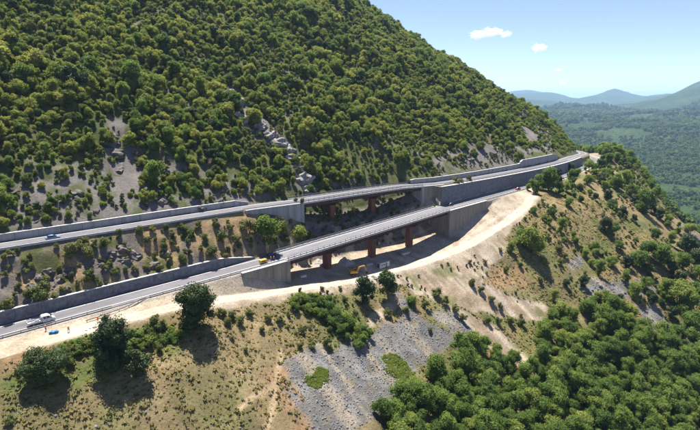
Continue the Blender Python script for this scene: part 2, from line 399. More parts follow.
def pip(poly, x, y):
    p = np.array(poly); inside = np.zeros(x.shape, bool); j = len(p)-1
    for i in range(len(p)):
        c = ((p[i, 1] > y) != (p[j, 1] > y)) & (x < (p[j, 0]-p[i, 0])*(y-p[i, 1])/(p[j, 1]-p[i, 1]+1e-12)+p[i, 0])
        inside ^= c; j = i
    return inside
def ground_poly(px):
    r = []
    for u, v in px:
        h = hit(u, v)
        if h: r.append(h[:2])
    return r
AREAS = {
 'scree': [[(280, 364), (300, 352), (340, 346), (370, 334), (392, 322), (405, 312), (425, 320), (448, 330), (458, 343), (440, 354), (428, 364), (418, 378), (395, 400), (366, 424), (350, 445), (318, 445), (300, 392)],
           [(428, 312), (446, 308), (482, 338), (478, 352), (462, 342)], [(285, 392), (296, 396), (330, 438), (322, 445), (308, 430)],
           [(578, 288), (600, 278), (640, 282), (656, 291), (640, 300), (610, 300), (590, 298)], [(632, 302), (658, 309), (670, 328), (650, 332)],
           [(568, 262), (580, 258), (586, 266), (574, 272)], [(676, 222), (684, 226), (706, 244), (704, 252), (690, 244)], [(394, 290), (408, 300), (414, 322), (402, 330), (396, 312)]],
 'sand': [[(70, 334), (130, 308), (200, 292), (285, 281), (330, 266), (400, 246), (440, 214), (480, 196), (528, 188), (541, 199), (520, 222), (500, 240), (478, 254), (440, 272), (410, 284), (360, 290), (300, 296), (240, 305), (190, 312), (140, 320), (100, 330), (60, 342)],
          [(395, 276), (470, 250), (500, 232), (512, 246), (496, 262), (482, 282), (520, 300), (548, 306), (540, 320), (512, 318), (470, 310), (440, 300), (410, 292)],
          [(440, 300), (470, 312), (500, 330), (520, 352), (540, 366), (528, 378), (510, 362), (484, 344), (462, 330)],
          [(355, 335), (385, 318), (400, 300), (392, 292), (376, 312)], [(0, 338), (50, 332), (70, 338), (30, 345), (0, 350)]],
 'earth': [[(0, 344), (34, 338), (58, 344), (30, 362), (0, 380)], [(262, 372), (284, 366), (302, 392), (322, 432), (318, 445), (300, 445), (276, 400)], [(430, 290), (470, 270), (520, 262), (540, 282), (500, 288), (470, 300)], [(520, 360), (545, 350), (550, 375), (530, 382)]],
 'green': [[(60, 346), (110, 331), (150, 325), (192, 330), (175, 352), (150, 346), (112, 376), (64, 392), (0, 396), (0, 384), (40, 374)],
           [(284, 302), (310, 294), (340, 298), (362, 318), (374, 332), (360, 346), (335, 344), (318, 320), (296, 312)],
           [(304, 372), (316, 366), (328, 374), (326, 386), (314, 388), (306, 382)], [(382, 360), (396, 355), (412, 366), (416, 380), (404, 384), (392, 374)],
           [(462, 274), (478, 280), (508, 306), (500, 312), (478, 298)], [(480, 314), (528, 316), (530, 326), (490, 324)], [(526, 298), (540, 298), (544, 308), (532, 310)],
           [(600, 330), (640, 330), (700, 380), (700, 440), (560, 440)]],
 'rock': [[(216, 92), (232, 84), (252, 108), (290, 142), (306, 168), (314, 196), (302, 198), (296, 172), (276, 150), (240, 124)],
          [(0, 196), (40, 170), (110, 160), (190, 165), (270, 185), (272, 199), (180, 217), (100, 226), (0, 239)],
          [(104, 118), (122, 112), (140, 160), (130, 190), (108, 176)], [(124, 18), (140, 10), (146, 24), (132, 40)],
          [(500, 92), (524, 98), (552, 130), (550, 152), (532, 150), (520, 128)], [(430, 158), (500, 138), (540, 150), (520, 164), (440, 178)],
          [(330, 176), (345, 172), (352, 182), (338, 188)]],
}
APOLY = {k: [ground_poly(p) for p in v] for k, v in AREAS.items()}
def area(k, x, y, wob=2.4):
    jx = x + fbm(x/6, y/6, 31, 3)*wob*2; jy = y + fbm(x/6+9, y/6, 33, 3)*wob*2
    m = np.zeros(x.shape, bool)
    for p in APOLY[k]:
        if len(p) > 2: m |= pip(p, jx, jy)
    return m
def smooth2(m, n=1):
    m = m.astype(float)
    for _ in range(n):
        q = m.copy(); q[1:-1, 1:-1] = (m[1:-1, 1:-1]*2+m[:-2, 1:-1]+m[2:, 1:-1]+m[1:-1, :-2]+m[1:-1, 2:])/6; m = q
    return m

C = dict(dry=(.185, .143, .077), dry2=(.138, .120, .058), pale=(.25, .198, .115), green=(.082, .112, .030), sand=(.37, .308, .238), track=(.43, .378, .308),
         scree=(.13, .126, .122), rock=(.148, .134, .131), floor=(.070, .084, .032), earth=(.27, .17, .10), rockmid=(.135, .118, .105))
col = np.zeros(TT.shape+(3,)); rgh = np.zeros(TT.shape)
def lay(c, m):
    m = np.clip(m, 0, 1)[..., None]; col[:] = col*(1-m)+np.array(C[c] if isinstance(c, str) else c)*m
Tu = tu(SS)
n_big = fbm(XX/18, YY/18, 41, 4); n_mid = fbm(XX/5, YY/5, 43, 4); n_fin = fbm(XX/2.2, YY/2.2, 45, 3)
lay('dry', np.ones(TT.shape))
lay('dry2', ss(-.05, .12, n_big)); lay('pale', ss(.02, .18, n_mid)*.6); lay('green', ss(.10, .24, n_mid+n_big*.7)*.4)
spur = ss(120, 190, SS)*(TT < 5)
lay('green', spur*ss(-.08, .16, n_big+.5*n_mid)*.7)
# slope between the carriageways: dry grass over broken rock
mid = ((TT > RW+.8) & (TT < Tu-.5) & (SS < 118)).astype(float)
lay((.24, .175, .10), mid); lay('rockmid', mid*ss(-.10, .06, n_mid+n_big*.5)*ss(-150, -140, SS)); lay((.075, .085, .03), mid*ss(.03, .16, fbm(XX/8, YY/8, 51, 3)))
lay('rock', mid*ss(20, 30, SS)*ss(-.2, .05, n_mid)); lay('sand', mid*ss(0, 14, SS)*ss(.0, .12, -n_mid)*.8)
# mountain floor
lay((.15, .13, .112), ((SS > UB0) & (SS < UB1) & (TT > Tu-1) & (TT < Tu+RW+.7)).astype(float))
mt = (TT > Tu+RW-.5).astype(float)
lay('floor', mt); lay('dry2', mt*ss(.02, .14, n_mid)*.55)
lay('rock', smooth2(area('rock', XX, YY, 3.5), 2)*mt*ss(-.22, .0, n_mid))
lay('rock', mt*ss(.12, .2, n_big+n_mid*.6)*.7)
dn = (TT < 0).astype(float)
lay('green', smooth2(area('green', XX, YY), 2)*dn*ss(-.3, -.05, n_fin)*.9)
lay('earth', smooth2(area('earth', XX, YY), 1)*dn*ss(-.25, .0, n_mid)*.8)
sand = smooth2(area('sand', XX, YY, 1.6), 1)*(TT < 1)
under = ((SS > -2) & (SS < 112) & (TT < RW+1.2) & (TT > -12)).astype(float)
sand = np.maximum(sand, under*.95)
lay('sand', sand); lay((.24, .185, .13), sand*ss(.0, .15, n_mid)*.7); lay((.40, .34, .27), sand*ss(.02, .16, -n_mid)*.6)
rill = fbm(SS/1.7, TT/26, 55, 3); slope_zone = dn*ss(0, 4, trk_t(SS)-3-TT)*ss(-5, 20, SS)*ss(190, 150, SS)
lay((.23, .175, .12), slope_zone*ss(.02, .16, rill)*sand*.85); lay((.40, .345, .275), slope_zone*ss(.03, .17, -rill)*sand*.8)
lay((.12, .13, .045), slope_zone*ss(.06, .2, fbm(XX/7, YY/7, 57, 4))*.75)
site = ((SS > -92) & (SS < -4) & (TT < -1.6) & (TT > trk_t(SS)-2.5)).astype(float)
lay((.37, .31, .24), site); lay((.31, .25, .185), site*ss(.02, .16, n_mid)*.6)
scree = smooth2(area('scree', XX, YY, 4.5), 1)*dn
lay('scree', scree*ss(-.32, -.12, n_fin)); lay((.21, .205, .20), scree*ss(.05, .2, n_mid)*.7)
for g_ in (2, 3):
    lay((.10, .15, .03), smooth2(pip(APOLY['green'][g_], XX+n_mid*11, YY+n_big*9), 1)*ss(-.3, -.1, n_fin))
lay((.28, .235, .18), scree*ss(.05, .14, fbm(SS/3.2, TT/40, 59, 3))*.8)
# the graded site track
tw_ = 2.3 + n_big*1.2
trk = ss(.7, -.2, np.abs(TT-trk_t(SS))-tw_)*ss(-88, -74, SS)*ss(186, 176, SS)
lay('track', trk)
for q_ in (-.85, .85): lay((.33, .285, .225), trk*ss(.45, .15, np.abs(TT-trk_t(SS)-q_+n_big*1.5))*ss(-.1, .1, n_mid+.08)*.8)
trk2 = ss(.5, -.2, np.abs(TT-np.interp(SS, [96, 112, 128, 146, 160], [-13, -9.5, -9, -10, -12.5]))-1.0)*ss(94, 100, SS)*ss(165, 158, SS)
lay('track', trk2*.8)
# worn footpaths on the meadow
for pth in ([(266, 430), (274, 392), (280, 352)], [(240, 410), (262, 392), (274, 384)]):
    P_ = np.array(ground_poly(pth))
    for a, b in zip(P_[:-1], P_[1:]):
        w = np.clip(((XX-a[0])*(b[0]-a[0])+(YY-a[1])*(b[1]-a[1]))/((b-a)@(b-a)), 0, 1)
        dd = np.hypot(XX-a[0]-w*(b[0]-a[0])+n_big*2, YY-a[1]-w*(b[1]-a[1])+n_mid*1.5)
        lay((.36, .27, .17), ss(1.1, .4, dd)*dn)
# strips beside carriageways
verge = ((TT > -1.8) & (TT <= RW)).astype(float)*(1-under)
lay((.33, .29, .24), verge)
nc, ns = TT.shape
vid = np.arange(nc*ns).reshape(nc, ns)
faces = np.stack([vid[:-1, :-1], vid[:-1, 1:], vid[1:, 1:], vid[1:, :-1]], -1).reshape(-1, 4)
me = bpy.data.meshes.new('hillside')
me.vertices.add(nc*ns); me.vertices.foreach_set('co', np.stack([XX, YY, ZZ], -1).ravel())
me.loops.add(faces.size); me.polygons.add(len(faces))
me.loops.foreach_set('vertex_index', faces.ravel()); me.polygons.foreach_set('loop_start', np.arange(0, faces.size, 4)); me.polygons.foreach_set('loop_total', np.full(len(faces), 4))
me.update(); me.validate()
me.polygons.foreach_set('use_smooth', np.ones(len(faces), bool))
ca = me.color_attributes.new('ground', 'FLOAT_COLOR', 'POINT')
ca.data.foreach_set('color', np.concatenate([col, np.ones(TT.shape+(1,))], -1).astype(np.float32).ravel())
gm, gnt, gb = newmat('ground_cover')
at = N(gnt, 'ShaderNodeVertexColor', layer_name='ground'); geo = N(gnt, 'ShaderNodeNewGeometry')
na = N(gnt, 'ShaderNodeTexNoise', Scale=1.1, Detail=8., Roughness=.75); gnt.links.new(geo.outputs['Position'], na.inputs['Vector'])
nb = N(gnt, 'ShaderNodeTexNoise', Scale=.16, Detail=6., Roughness=.7); gnt.links.new(geo.outputs['Position'], nb.inputs['Vector'])
ra = ramp(gnt, [(.28, (.55, .54, .52)), (.5, (1, 1, 1)), (.74, (1.38, 1.36, 1.3))]); gnt.links.new(na.outputs['Fac'], ra.inputs[0])
rb = ramp(gnt, [(.3, (.72, .73, .72)), (.7, (1.25, 1.23, 1.2))]); gnt.links.new(nb.outputs['Fac'], rb.inputs[0])
m1 = N(gnt, 'ShaderNodeMix', data_type='RGBA', blend_type='MULTIPLY'); m1.inputs[0].default_value = .85
m2 = N(gnt, 'ShaderNodeMix', data_type='RGBA', blend_type='MULTIPLY'); m2.inputs[0].default_value = .8
gnt.links.new(at.outputs[0], m1.inputs[6]); gnt.links.new(ra.outputs[0], m1.inputs[7]); gnt.links.new(m1.outputs[2], m2.inputs[6]); gnt.links.new(rb.outputs[0], m2.inputs[7])
gnt.links.new(m2.outputs[2], gb.inputs['Base Color']); gb.inputs['Roughness'].default_value = .95; setspec(gb, .1)
nq = N(gnt, 'ShaderNodeTexNoise', Scale=3.4, Detail=4., Roughness=.8); gnt.links.new(geo.outputs['Position'], nq.inputs['Vector'])
rq = ramp(gnt, [(.36, (.42, .44, .36)), (.47, (1, 1, 1)), (.60, (1.15, 1.13, 1.1)), (.68, (1.5, 1.45, 1.35))]); gnt.links.new(nq.outputs['Fac'], rq.inputs[0])
m3 = N(gnt, 'ShaderNodeMix', data_type='RGBA', blend_type='MULTIPLY'); m3.inputs[0].default_value = .75
gnt.links.new(m2.outputs[2], m3.inputs[6]); gnt.links.new(rq.outputs[0], m3.inputs[7]); gnt.links.new(m3.outputs[2], gb.inputs['Base Color'])
bp = N(gnt, 'ShaderNodeBump', Strength=.8, Distance=.5); gnt.links.new(na.outputs['Fac'], bp.inputs['Height']); gnt.links.new(bp.outputs[0], gb.inputs['Normal'])
me.materials.append(gm)
tag(ob('hillside', me), kind='structure')
# ------------------------------------------------------------------ roads, walls, bridges
def ribbon(s, t0, t1, z):
    """flat strip between offsets t0 and t1 at stations s"""
    s = np.asarray(s, float); t0 = np.broadcast_to(t0, s.shape); t1 = np.broadcast_to(t1, s.shape); z = np.broadcast_to(z, s.shape)
    x0, y0 = xy(s, t0); x1, y1 = xy(s, t1); n = len(s)
    v = [(x0[i], y0[i], z[i]) for i in range(n)]+[(x1[i], y1[i], z[i]) for i in range(n)]
    return v, [(i, i+1, n+i+1, n+i) for i in range(n-1)]
def beam(s, t0, t1, z0, z1):
    """solid bar of rectangular section following the road line"""
    s = np.asarray(s, float); t0, t1, z0, z1 = [np.broadcast_to(np.asarray(a, float), s.shape) for a in (t0, t1, z0, z1)]
    n = len(s); v = []
    for tt_, z_ in ((t0, z0), (t1, z0), (t1, z1), (t0, z1)):
        x, y = xy(s, tt_); v += [(x[i], y[i], z_[i]) for i in range(n)]
    f = []
    for k in range(4):
        a, b = k*n, ((k+1) % 4)*n
        f += [(a+i, b+i, b+i+1, a+i+1) for i in range(n-1)]
    f += [(0, 3*n, 2*n, n), (n-1, 2*n-1, 3*n-1, 4*n-1)]
    return v, f
def sr(a, b, step=3.):
    return np.linspace(a, b, max(2, int(abs(b-a)/step)+1))
def base_empty(name, s, t, z, label, cat, group=None):
    x, y = xy(s, t); return empty(name, (float(x), float(y), float(z)), 0, label, cat, group)
def part(name, vf, m, parent, smooth=False):
    me = mesh(name, vf[0], vf[1], m, smooth); o = ob(name, me, parent)
    if parent: 
        p = parent.matrix_world.translation if False else absloc(parent)
        me.transform(Matrix.Translation(-p))
    return o
def absloc(o):
    v = Vector((0, 0, 0))
    while o: v = v+o.location; o = o.parent
    return v

def road_piece(s0, s1, tfun, zfun, m, name='road'):
    s = sr(s0, s1, 3.); t = tfun(s); z = zfun(s)
    v, f = ribbon(s, t-.4, t+RW+.0, z+.05)
    o = ob(name, mesh(name, v, f, M[m])); tag(o, kind='structure')
    for off, w in ((1.45, .28), (RW-1.9, .28)):
        v, f = ribbon(s, t+off, t+off+w, z+.056); ob('edge_line', mesh('edge_line', v, f, M['paint']), o)
    return o
zero = lambda s: np.zeros_like(s)
road_piece(-214, LB0, zero, zr, 'asphalt'); road_piece(LB1, 880, zero, zr, 'asphalt')
road_piece(-214, UB0, tu, zu, 'asphalt'); road_piece(UB1, 880, tu, zu, 'asphalt')

def panel_wall(label, s0, s1, step, tf, tb, zb, zt, m, cop=True, name='retaining_wall', cap_over=.12, group=None):
    """wall cast in bays: every bay a panel of its own, a coping on top"""
    sm = (s0+s1)/2
    root = base_empty(name, s0, float(tf(np.array([s0]))[0]), float(zb(np.array([s0]))[0]), label, 'wall', group)
    k = max(1, round((s1-s0)/step)); e = np.linspace(s0, s1, k+1)
    for i in range(k):
        s = sr(e[i]+.04, e[i+1]-.04, 3.); dt = .05*((i*7) % 3)
        part('panel', beam(s, tf(s)+dt, tb(s), zb(s), zt(s)), m, root)
    if cop:
        s = sr(s0, s1, 3.); part('coping', beam(s, tf(s)-cap_over, tb(s)+.06, zt(s)+.003, zt(s)+.16), M['coping'], root)
    return root
K = lambda c: (lambda s: np.zeros_like(s)+c)
panel_wall('dark weathered concrete retaining wall along the lower road, with pale coping', -214, -8, 6.5, K(RW+.04), K(RW+.92), lambda s: zr(s)-.6, lambda s: zr(s)+lwall(s), M['conc_dark'])
panel_wall('low pale grey concrete wall between the upper road and the wooded mountain', -214, 4, 6.5, lambda s: tu(s)+RW-.17, lambda s: tu(s)+RW+.65, lambda s: zu(s)-.6, lambda s: zu(s)+uwall(s), M['conc'])
ufoot = tab((-400, 16.6), (-60, 16.0), (-32, 15.3), (-25, 15.8), (-6, 15.3), (6, 13.6), (16, 10.6), (25, 6.4), (26, 4.0), (50, .5), (75, -.2), (103, 3.5), (112, 7.0), (118, 11))
panel_wall('pale concrete wing wall carrying the upper road down to its bridge, above the round tree', -3, UB0-.65, 7, lambda s: tu(s)-1.12, lambda s: tu(s)-.42, lambda s: ufoot(s)-2.0, lambda s: zu(s)-.02, M['conc'], True)
panel_wall('short pale concrete wing wall where the upper bridge meets the tall dark wall', UB1+.65, 119, 7, lambda s: tu(s)-1.12, lambda s: tu(s)-.42, lambda s: ufoot(s)-2.0, lambda s: zu(s)-.02, M['conc_tan'], True)
tallw = panel_wall('tall dark concrete retaining wall holding the upper road above the lower road', 112.3, 345, 6.5, K(RW+.04), lambda s: np.maximum(np.minimum(RW+.9, tu(s)-1.2), RW+.5)+.45, lambda s: zr(s)-.6,
           lambda s: zu(s)-.08, M['conc_dark'])
part('return_panel', beam(np.array([111.5, 112.28]), RW+.05, float(tu(112))-.45, float(zr(112))-1.5, float(zu(112))-.09), M['conc_tan'], tallw)
panel_wall('long low pale concrete wall behind the upper road, below the rocky slope', 105, 223, 6.5, lambda s: tu(s)+RW-.17, lambda s: tu(s)+RW+.65, lambda s: zu(s)-.6, lambda s: zu(s)+uwall(s), M['conc'])
panel_wall('higher stepped pale concrete wall at the bend of the upper road', 223.4, 305, 6.5, lambda s: tu(s)+RW-.17, lambda s: tu(s)+RW+.65, lambda s: zu(s)-.6, lambda s: zu(s)+uwall(s)+.4, M['conc'])
panel_wall('stained tan concrete wing wall under the lower road, beside the sandy track', -20, -.65, 6.5, K(-1.8), K(-.7), lambda s: toe_z(s)-1.8, lambda s: zr(s)-.02, M['conc_tan'])
panel_wall('tan concrete wing wall under the lower road, above the sandy spoil slope', LB1+.65, 141, 7.2, K(-1.8), K(-.7), lambda s: toe_z(s)-1.8, lambda s: zr(s)-.02, M['conc_tan'])

def abutment(label, s, t0, t1, zb, zdeck, m, into):
    root = base_empty('bridge_abutment', s, t0, zb, label, 'abutment')
    a, b = s-.62*into, s+.42*into
    part('front_wall', beam(np.array(sorted((a, b))), t0, t1, zb-2.5, zdeck-2.15), m, root)
    part('back_wall', beam(np.array(sorted((a, s-.15*into))), t0+.01, t1-.01, zdeck-2.148, zdeck-.06), m, root)
    for q in (t0-.12, t1-.9):
        part('pilaster', beam(np.array(sorted((a-.3*into, b+.35*into))), q, q+1.02, zb-2.5, zdeck-.03), m, root)
    return root
abutment('concrete abutment at the sandy end of the lower bridge', LB0, -1.8, RW+.9, -10.5, float(zr(LB0)), M['conc_tan'], 1)
abutment('concrete abutment of the lower bridge beside the spoil slope', LB1, -1.8, RW+.9, -11.5, float(zr(LB1)), M['conc_tan'], -1)
abutment('pale concrete abutment of the upper bridge above the round tree', UB0, float(tu(UB0))-1.1, float(tu(UB0))+RW+.6, 3.5, float(zu(UB0)), M['conc'], 1)
abutment('concrete abutment of the upper bridge beside the tall dark wall', UB1, float(tu(UB1))-1.1, float(tu(UB1))+RW+.6, 4., float(zu(UB1)), M['conc'], -1)

# ---- guardrails: steel rails on posts, each post a part
post_mesh = MB().box(-.06, .06, -.05, .05, -.25, .78).v
def rail(label, s0, s1, tf, zf, m='zinc', group=None, pitch=4., parent=None, name='guardrail', hgt=.75, rails=((.42, .74),), thick=.1, line=None):
    L = None
    s = sr(s0, s1, 2.5)
    if line is None:
        T0 = tf(s); Z0 = zf(s)
    root = parent or base_empty(name, s0, float(tf(np.array([s0]))[0]), float(zf(np.array([s0]))[0]), label, 'guardrail', group)
    for lo, hi in rails:
        part('rail', beam(s, T0-thick/2, T0+thick/2, Z0+lo, Z0+hi), M[m], root)
    pm = mesh('post', MB().box(-.07, .07, -.06, .06, -.35, hgt).v, MB().box(-.07, .07, -.06, .06, -.35, hgt).f, M[m])
    base = absloc(root)
    for q in np.arange(s0+.4, s1, pitch):
        x, y = xy(q, tf(np.array([q]))[0]+.13); z = zf(np.array([q]))[0]
        ob('post', pm, root, (float(x)-base.x, float(y)-base.y, float(z)-base.z), (0, 0, heading(q)))
    return root
rail('grey steel guardrail beside the white pickup truck', -214, -63, K(-.2), zr, 'zinc', pitch=4)
rail('grey guardrail along the lower road above the sandy verge, up to the bridge', -52, -1.2, K(-.25), zr, 'zinc', pitch=4)
rail('grey guardrail on the lower road beyond the bridge, above the spoil slope', LB1+1, 300, K(-.25), zr, 'zinc', pitch=4)
# detached length that swings away from the road edge at the site entrance
rail('detached guardrail swinging off the lower road at the site entrance', -71, -53, lambda s: np.interp(s, [-71, -60, -53], [-3.6, -1.9, -.35]), lambda s: gz(s, np.interp(s, [-71, -60, -53], [-3.6, -1.9, -.35])), 'zinc', pitch=3)
rail('guardrail on the valley edge of the upper road, left of the upper bridge', -214, UB0-1, lambda s: tu(s)-.15, zu, 'zinc', pitch=4)
rail('guardrail on the valley edge of the upper road, above the tall wall', UB1+1, 300, lambda s: tu(s)-.15, zu, 'zinc', pitch=4)
# low concrete kerb barrier on the valley edge of the upper road
def kerb(label, s0, s1, tf, zf, h, m='coping'):
    s = sr(s0, s1, 3.); root = base_empty('edge_barrier', s0, float(tf(np.array([s0]))[0]), float(zf(np.array([s0]))[0]), label, 'barrier')
    e = np.linspace(s0, s1, max(1, round((s1-s0)/12))+1)
    for a, b in zip(e[:-1], e[1:]):
        q = sr(a+.02, b-.02, 3.); part('segment', beam(q, tf(q)-.18, tf(q)+.22, zf(q)-.1, zf(q)+h), M[m], root)
    return root
kerb('pale concrete edge barrier along the upper road, left of its bridge', -214, -4, lambda s: tu(s)-.62, lambda s: zu(s), .62)

# ---- the two bridges
def bridge(label, s0, s1, tf, zf, piers, deckm, pier_w):
    root = base_empty('road_bridge', s0, float(tf(np.array([s0]))[0])+RW/2, float(zf(np.array([s0]))[0])-2, label, 'bridge')
    s = sr(s0-.1, s1+.1, 3.); t = tf(s); z = zf(s)
    part('deck_slab', beam(s, t-1.25, t+RW+.75, z-.42, z-.02), M['conc_tan'], root)
    road = part('carriageway', ribbon(s, t-.55, t+RW+.05, z+.05), M[deckm], root)
    for off in (1.25, RW-1.5):
        part('edge_line', ribbon(s, t+off, t+off+.24, z+.056), M['paint'], road)
    for a, b in ((-1.3, -.6), (RW+.1, RW+.8)):
        part('edge_beam', beam(s, t+a, t+b, z-.5, z+.26), M['coping'], root)
    sg = sr(s0+.45, s1-.45, 3.); tg = tf(sg); zg = zf(sg)
    for a in (.3, RW-1.4):
        g = part('girder', beam(sg, tg+a, tg+a+.5, zg-2.35, zg-.43), M['girder'], root)
        part('flange', beam(sg, tg+a-.3, tg+a+.8, zg-2.45, zg-2.35), M['girder'], g)
    # web stiffeners on the near girder and cross frames between the two
    for q in np.arange(s0+3, s1-2, 4.5):
        tq = float(tf(np.array([q]))[0]); zq = float(zf(np.array([q]))[0])
        part('stiffener', beam(np.array([q, q+.12]), tq+.12, tq+.298, zq-2.34, zq-.44), M['girder'], root)
        part('cross_frame', beam(np.array([q, q+.2]), tq+.81, tq+RW-1.42, zq-1.5, zq-1.1), M['girder'], root)
    for a, zz_ in ((-.95, .26), (RW+.45, .26)):
        r = base_empty('guardrail', s0, float(tf(np.array([s0]))[0])+a, float(zf(np.array([s0]))[0])+.26, None, None)
        r.name = 'guardrail'; r.parent = root; r.location = r.location-root.location
        rail(None, s0+.2, s1-.2, (lambda s, a=a: tf(s)+a), (lambda s: zf(s)+.26), 'zinc_dark', parent=r, hgt=1.12, rails=((.30, .62), (.92, 1.1)), pitch=3., thick=.14)
    for q, zg_ in piers:
        tq = float(tf(np.array([q]))[0])+RW/2-.2; zq = float(zf(np.array([q]))[0])
        p = base_empty('pier', q, tq, zg_, None, None); p.parent = root; p.location = p.location-root.location
        w = pier_w/2
        o = MB().box(-2.4, 2.4, -2.2, 2.2, -2.4, .35).build('footing', M['conc_tan'], p, bevel=.05); o.rotation_euler = (0, 0, heading(q))
        # steel-clad column with chamfered corners, in lifts
        H = zq-2.45-1.7-zg_+2.5
        x0, y0 = xy(q, tq); ang = heading(q)
        prof = [(-w, -.75*w), (-.72*w, -w), (.72*w, -w), (w, -.75*w), (w, .75*w), (.72*w, w), (-.72*w, w), (-w, .75*w)]
        nl = max(2, int(H/2.4)); lev = np.linspace(-2.5, -2.5+H, nl+1)
        for a, b in zip(lev[:-1], lev[1:]):
            mb = MB(); v = [(x, y, a+.02) for x, y in prof]+[(x, y, b-.02) for x, y in prof]
            mb.add(v, [(i, (i+1) % 8, (i+1) % 8+8, i+8) for i in range(8)]+[tuple(range(7, -1, -1)), tuple(range(8, 16))])
            o = mb.build('shaft', M['rust'], p); o.rotation_euler = (0, 0, ang)
        top = -2.5+H
        capv = MB()
        h0 = 1.55
        capv.prism([(0, 0)], 0, 0) if False else None
        yw = RW/2+.35
        pts = [(-w*.9, top), (w*.9, top)]
        v = []
        for x in (-w*.8, w*.8):
            v += [(x, -w*1.05, top), (x, w*1.05, top), (x, yw, top+.75), (x, yw, top+h0), (x, -yw, top+h0), (x, -yw, top+.75)]
        capv.add(v, [(5, 4, 3, 2, 1, 0), (6, 7, 8, 9, 10, 11)]+[(i, (i+1) % 6, (i+1) % 6+6, i+6) for i in range(6)])
        o = capv.build('cap', M['girder'], p); o.rotation_euler = (0, 0, ang)
        for yy in (-RW/2+1.0, RW/2-.9):
            o = MB().box(-.4, .4, yy-.4, yy+.4, top+h0, top+h0+.15).build('bearing', M['rubber'], p); o.rotation_euler = (0, 0, ang)
    return root
bridge('lower steel girder road bridge with freshly surfaced deck on rust red piers', LB0, LB1, zero, zr, [(24.5, -11.3), (52, -12.4), (79, -13.4)], 'asphalt_new', 3.1)
bridge('upper steel girder road bridge on rust red piers against the wooded mountain', UB0, UB1, tu, zu, [(46, -.6), (73, -1.2)], 'asphalt', 3.1)
# ------------------------------------------------------------------ vegetation prototypes
rng = np.random.default_rng(7)
_t = (1+5**.5)/2
ICO_V = np.array([(-1, _t, 0), (1, _t, 0), (-1, -_t, 0), (1, -_t, 0), (0, -1, _t), (0, 1, _t), (0, -1, -_t), (0, 1, -_t), (_t, 0, -1), (_t, 0, 1), (-_t, 0, -1), (-_t, 0, 1)], float)
ICO_V /= np.linalg.norm(ICO_V[0])
ICO_F = [(0, 11, 5), (0, 5, 1), (0, 1, 7), (0, 7, 10), (0, 10, 11), (1, 5, 9), (5, 11, 4), (11, 10, 2), (10, 7, 6), (7, 1, 8), (3, 9, 4), (3, 4, 2), (3, 2, 6), (3, 6, 8), (3, 8, 9), (4, 9, 5), (2, 4, 11), (6, 2, 10), (8, 6, 7), (9, 8, 1)]
def ico(sub):
    v = [tuple(p) for p in ICO_V]; f = list(ICO_F)
    for _ in range(sub):
        c = {}; nf = []
        def midp(a, b):
            k = (min(a, b), max(a, b))
            if k not in c:
                p = np.array(v[a])+np.array(v[b]); p /= np.linalg.norm(p); c[k] = len(v); v.append(tuple(p))
            return c[k]
        for a, b, d in f:
            x, y, z = midp(a, b), midp(b, d), midp(d, a); nf += [(a, x, z), (b, y, x), (d, z, y), (x, y, z)]
        f = nf
    return np.array(v), f
ICO1 = ico(1); ICO2 = ico(2)

def crown_mesh(name, seed, W, H, z0, lobes, leaves, leaf, m, top=.5, core=True):
    """foliage: leaf-clump faces over uneven lobes, with a rough inner mass so that light does not leak straight through"""
    r = np.random.default_rng(seed)
    V, F = [], []; nv = 0
    cs, rs = [], []
    for i in range(lobes):
        a = r.uniform(0, 2*math.pi)+i*2.4; k = math.sqrt(r.uniform(0.02, 1)); zz_ = r.uniform(0, 1)**.8
        wid = math.sin(math.pi*min(.95, .22+.62*zz_))**.8
        rad = W*.5*r.uniform(.22, .46)
        cs.append((math.cos(a)*k*(W*.5-rad*.75)*wid, math.sin(a)*k*(W*.5-rad*.75)*wid, z0+rad*.55+(H-z0-rad*1.45)*zz_)); rs.append(rad)
    cs.append((0, 0, z0+(H-z0)*.5)); rs.append(W*.27)
    cs = np.array(cs); rs = np.array(rs)
    if core:
        for c, q in zip(cs, rs):
            v, f = ICO1; vv = v*(q*.74)*(1+r.uniform(-.16, .16, (len(v), 1)))*np.array([1, 1, .85])+c
            V.append(vv); F += [tuple(i+nv for i in t) for t in f]; nv += len(vv)
    w = rs**2/np.sum(rs**2)
    cnt = np.maximum(6, (w*leaves).astype(int))
    for c, q, n in zip(cs, rs, cnt):
        d = r.normal(size=(n, 3)); d[:, 2] += .35; d /= np.linalg.norm(d, axis=1)[:, None]
        p = c+d*np.array([1, 1, .88])*q*r.uniform(.66, 1.3, (n, 1))
        # drop leaves buried deep in neighbouring lobes
        keep = np.ones(n, bool)
        for c2, q2 in zip(cs, rs):
            if q2 != q: keep &= np.linalg.norm((p-c2)/np.array([1, 1, .88]), axis=1) > q2*.66
        p = p[keep]; d = d[keep]; n = len(p)
        if n == 0: continue
        nn = d+r.normal(size=(n, 3))*.55; nn /= np.linalg.norm(nn, axis=1)[:, None]
        a = np.cross(nn, r.normal(size=(n, 3))); a /= np.linalg.norm(a, axis=1)[:, None]; b = np.cross(nn, a)
        sz = leaf*r.uniform(.6, 1.35, (n, 1))
        q4 = np.stack([p-a*sz-b*sz*.15, p-b*sz*.62+nn*sz*.1, p+a*sz+b*sz*.1, p+b*sz*.62-nn*sz*.08], 1).reshape(-1, 3)
        V.append(q4); F += [(nv+4*i, nv+4*i+1, nv+4*i+2, nv+4*i+3) for i in range(n)]; nv += 4*n
    return mesh(name, np.concatenate(V), F, m)
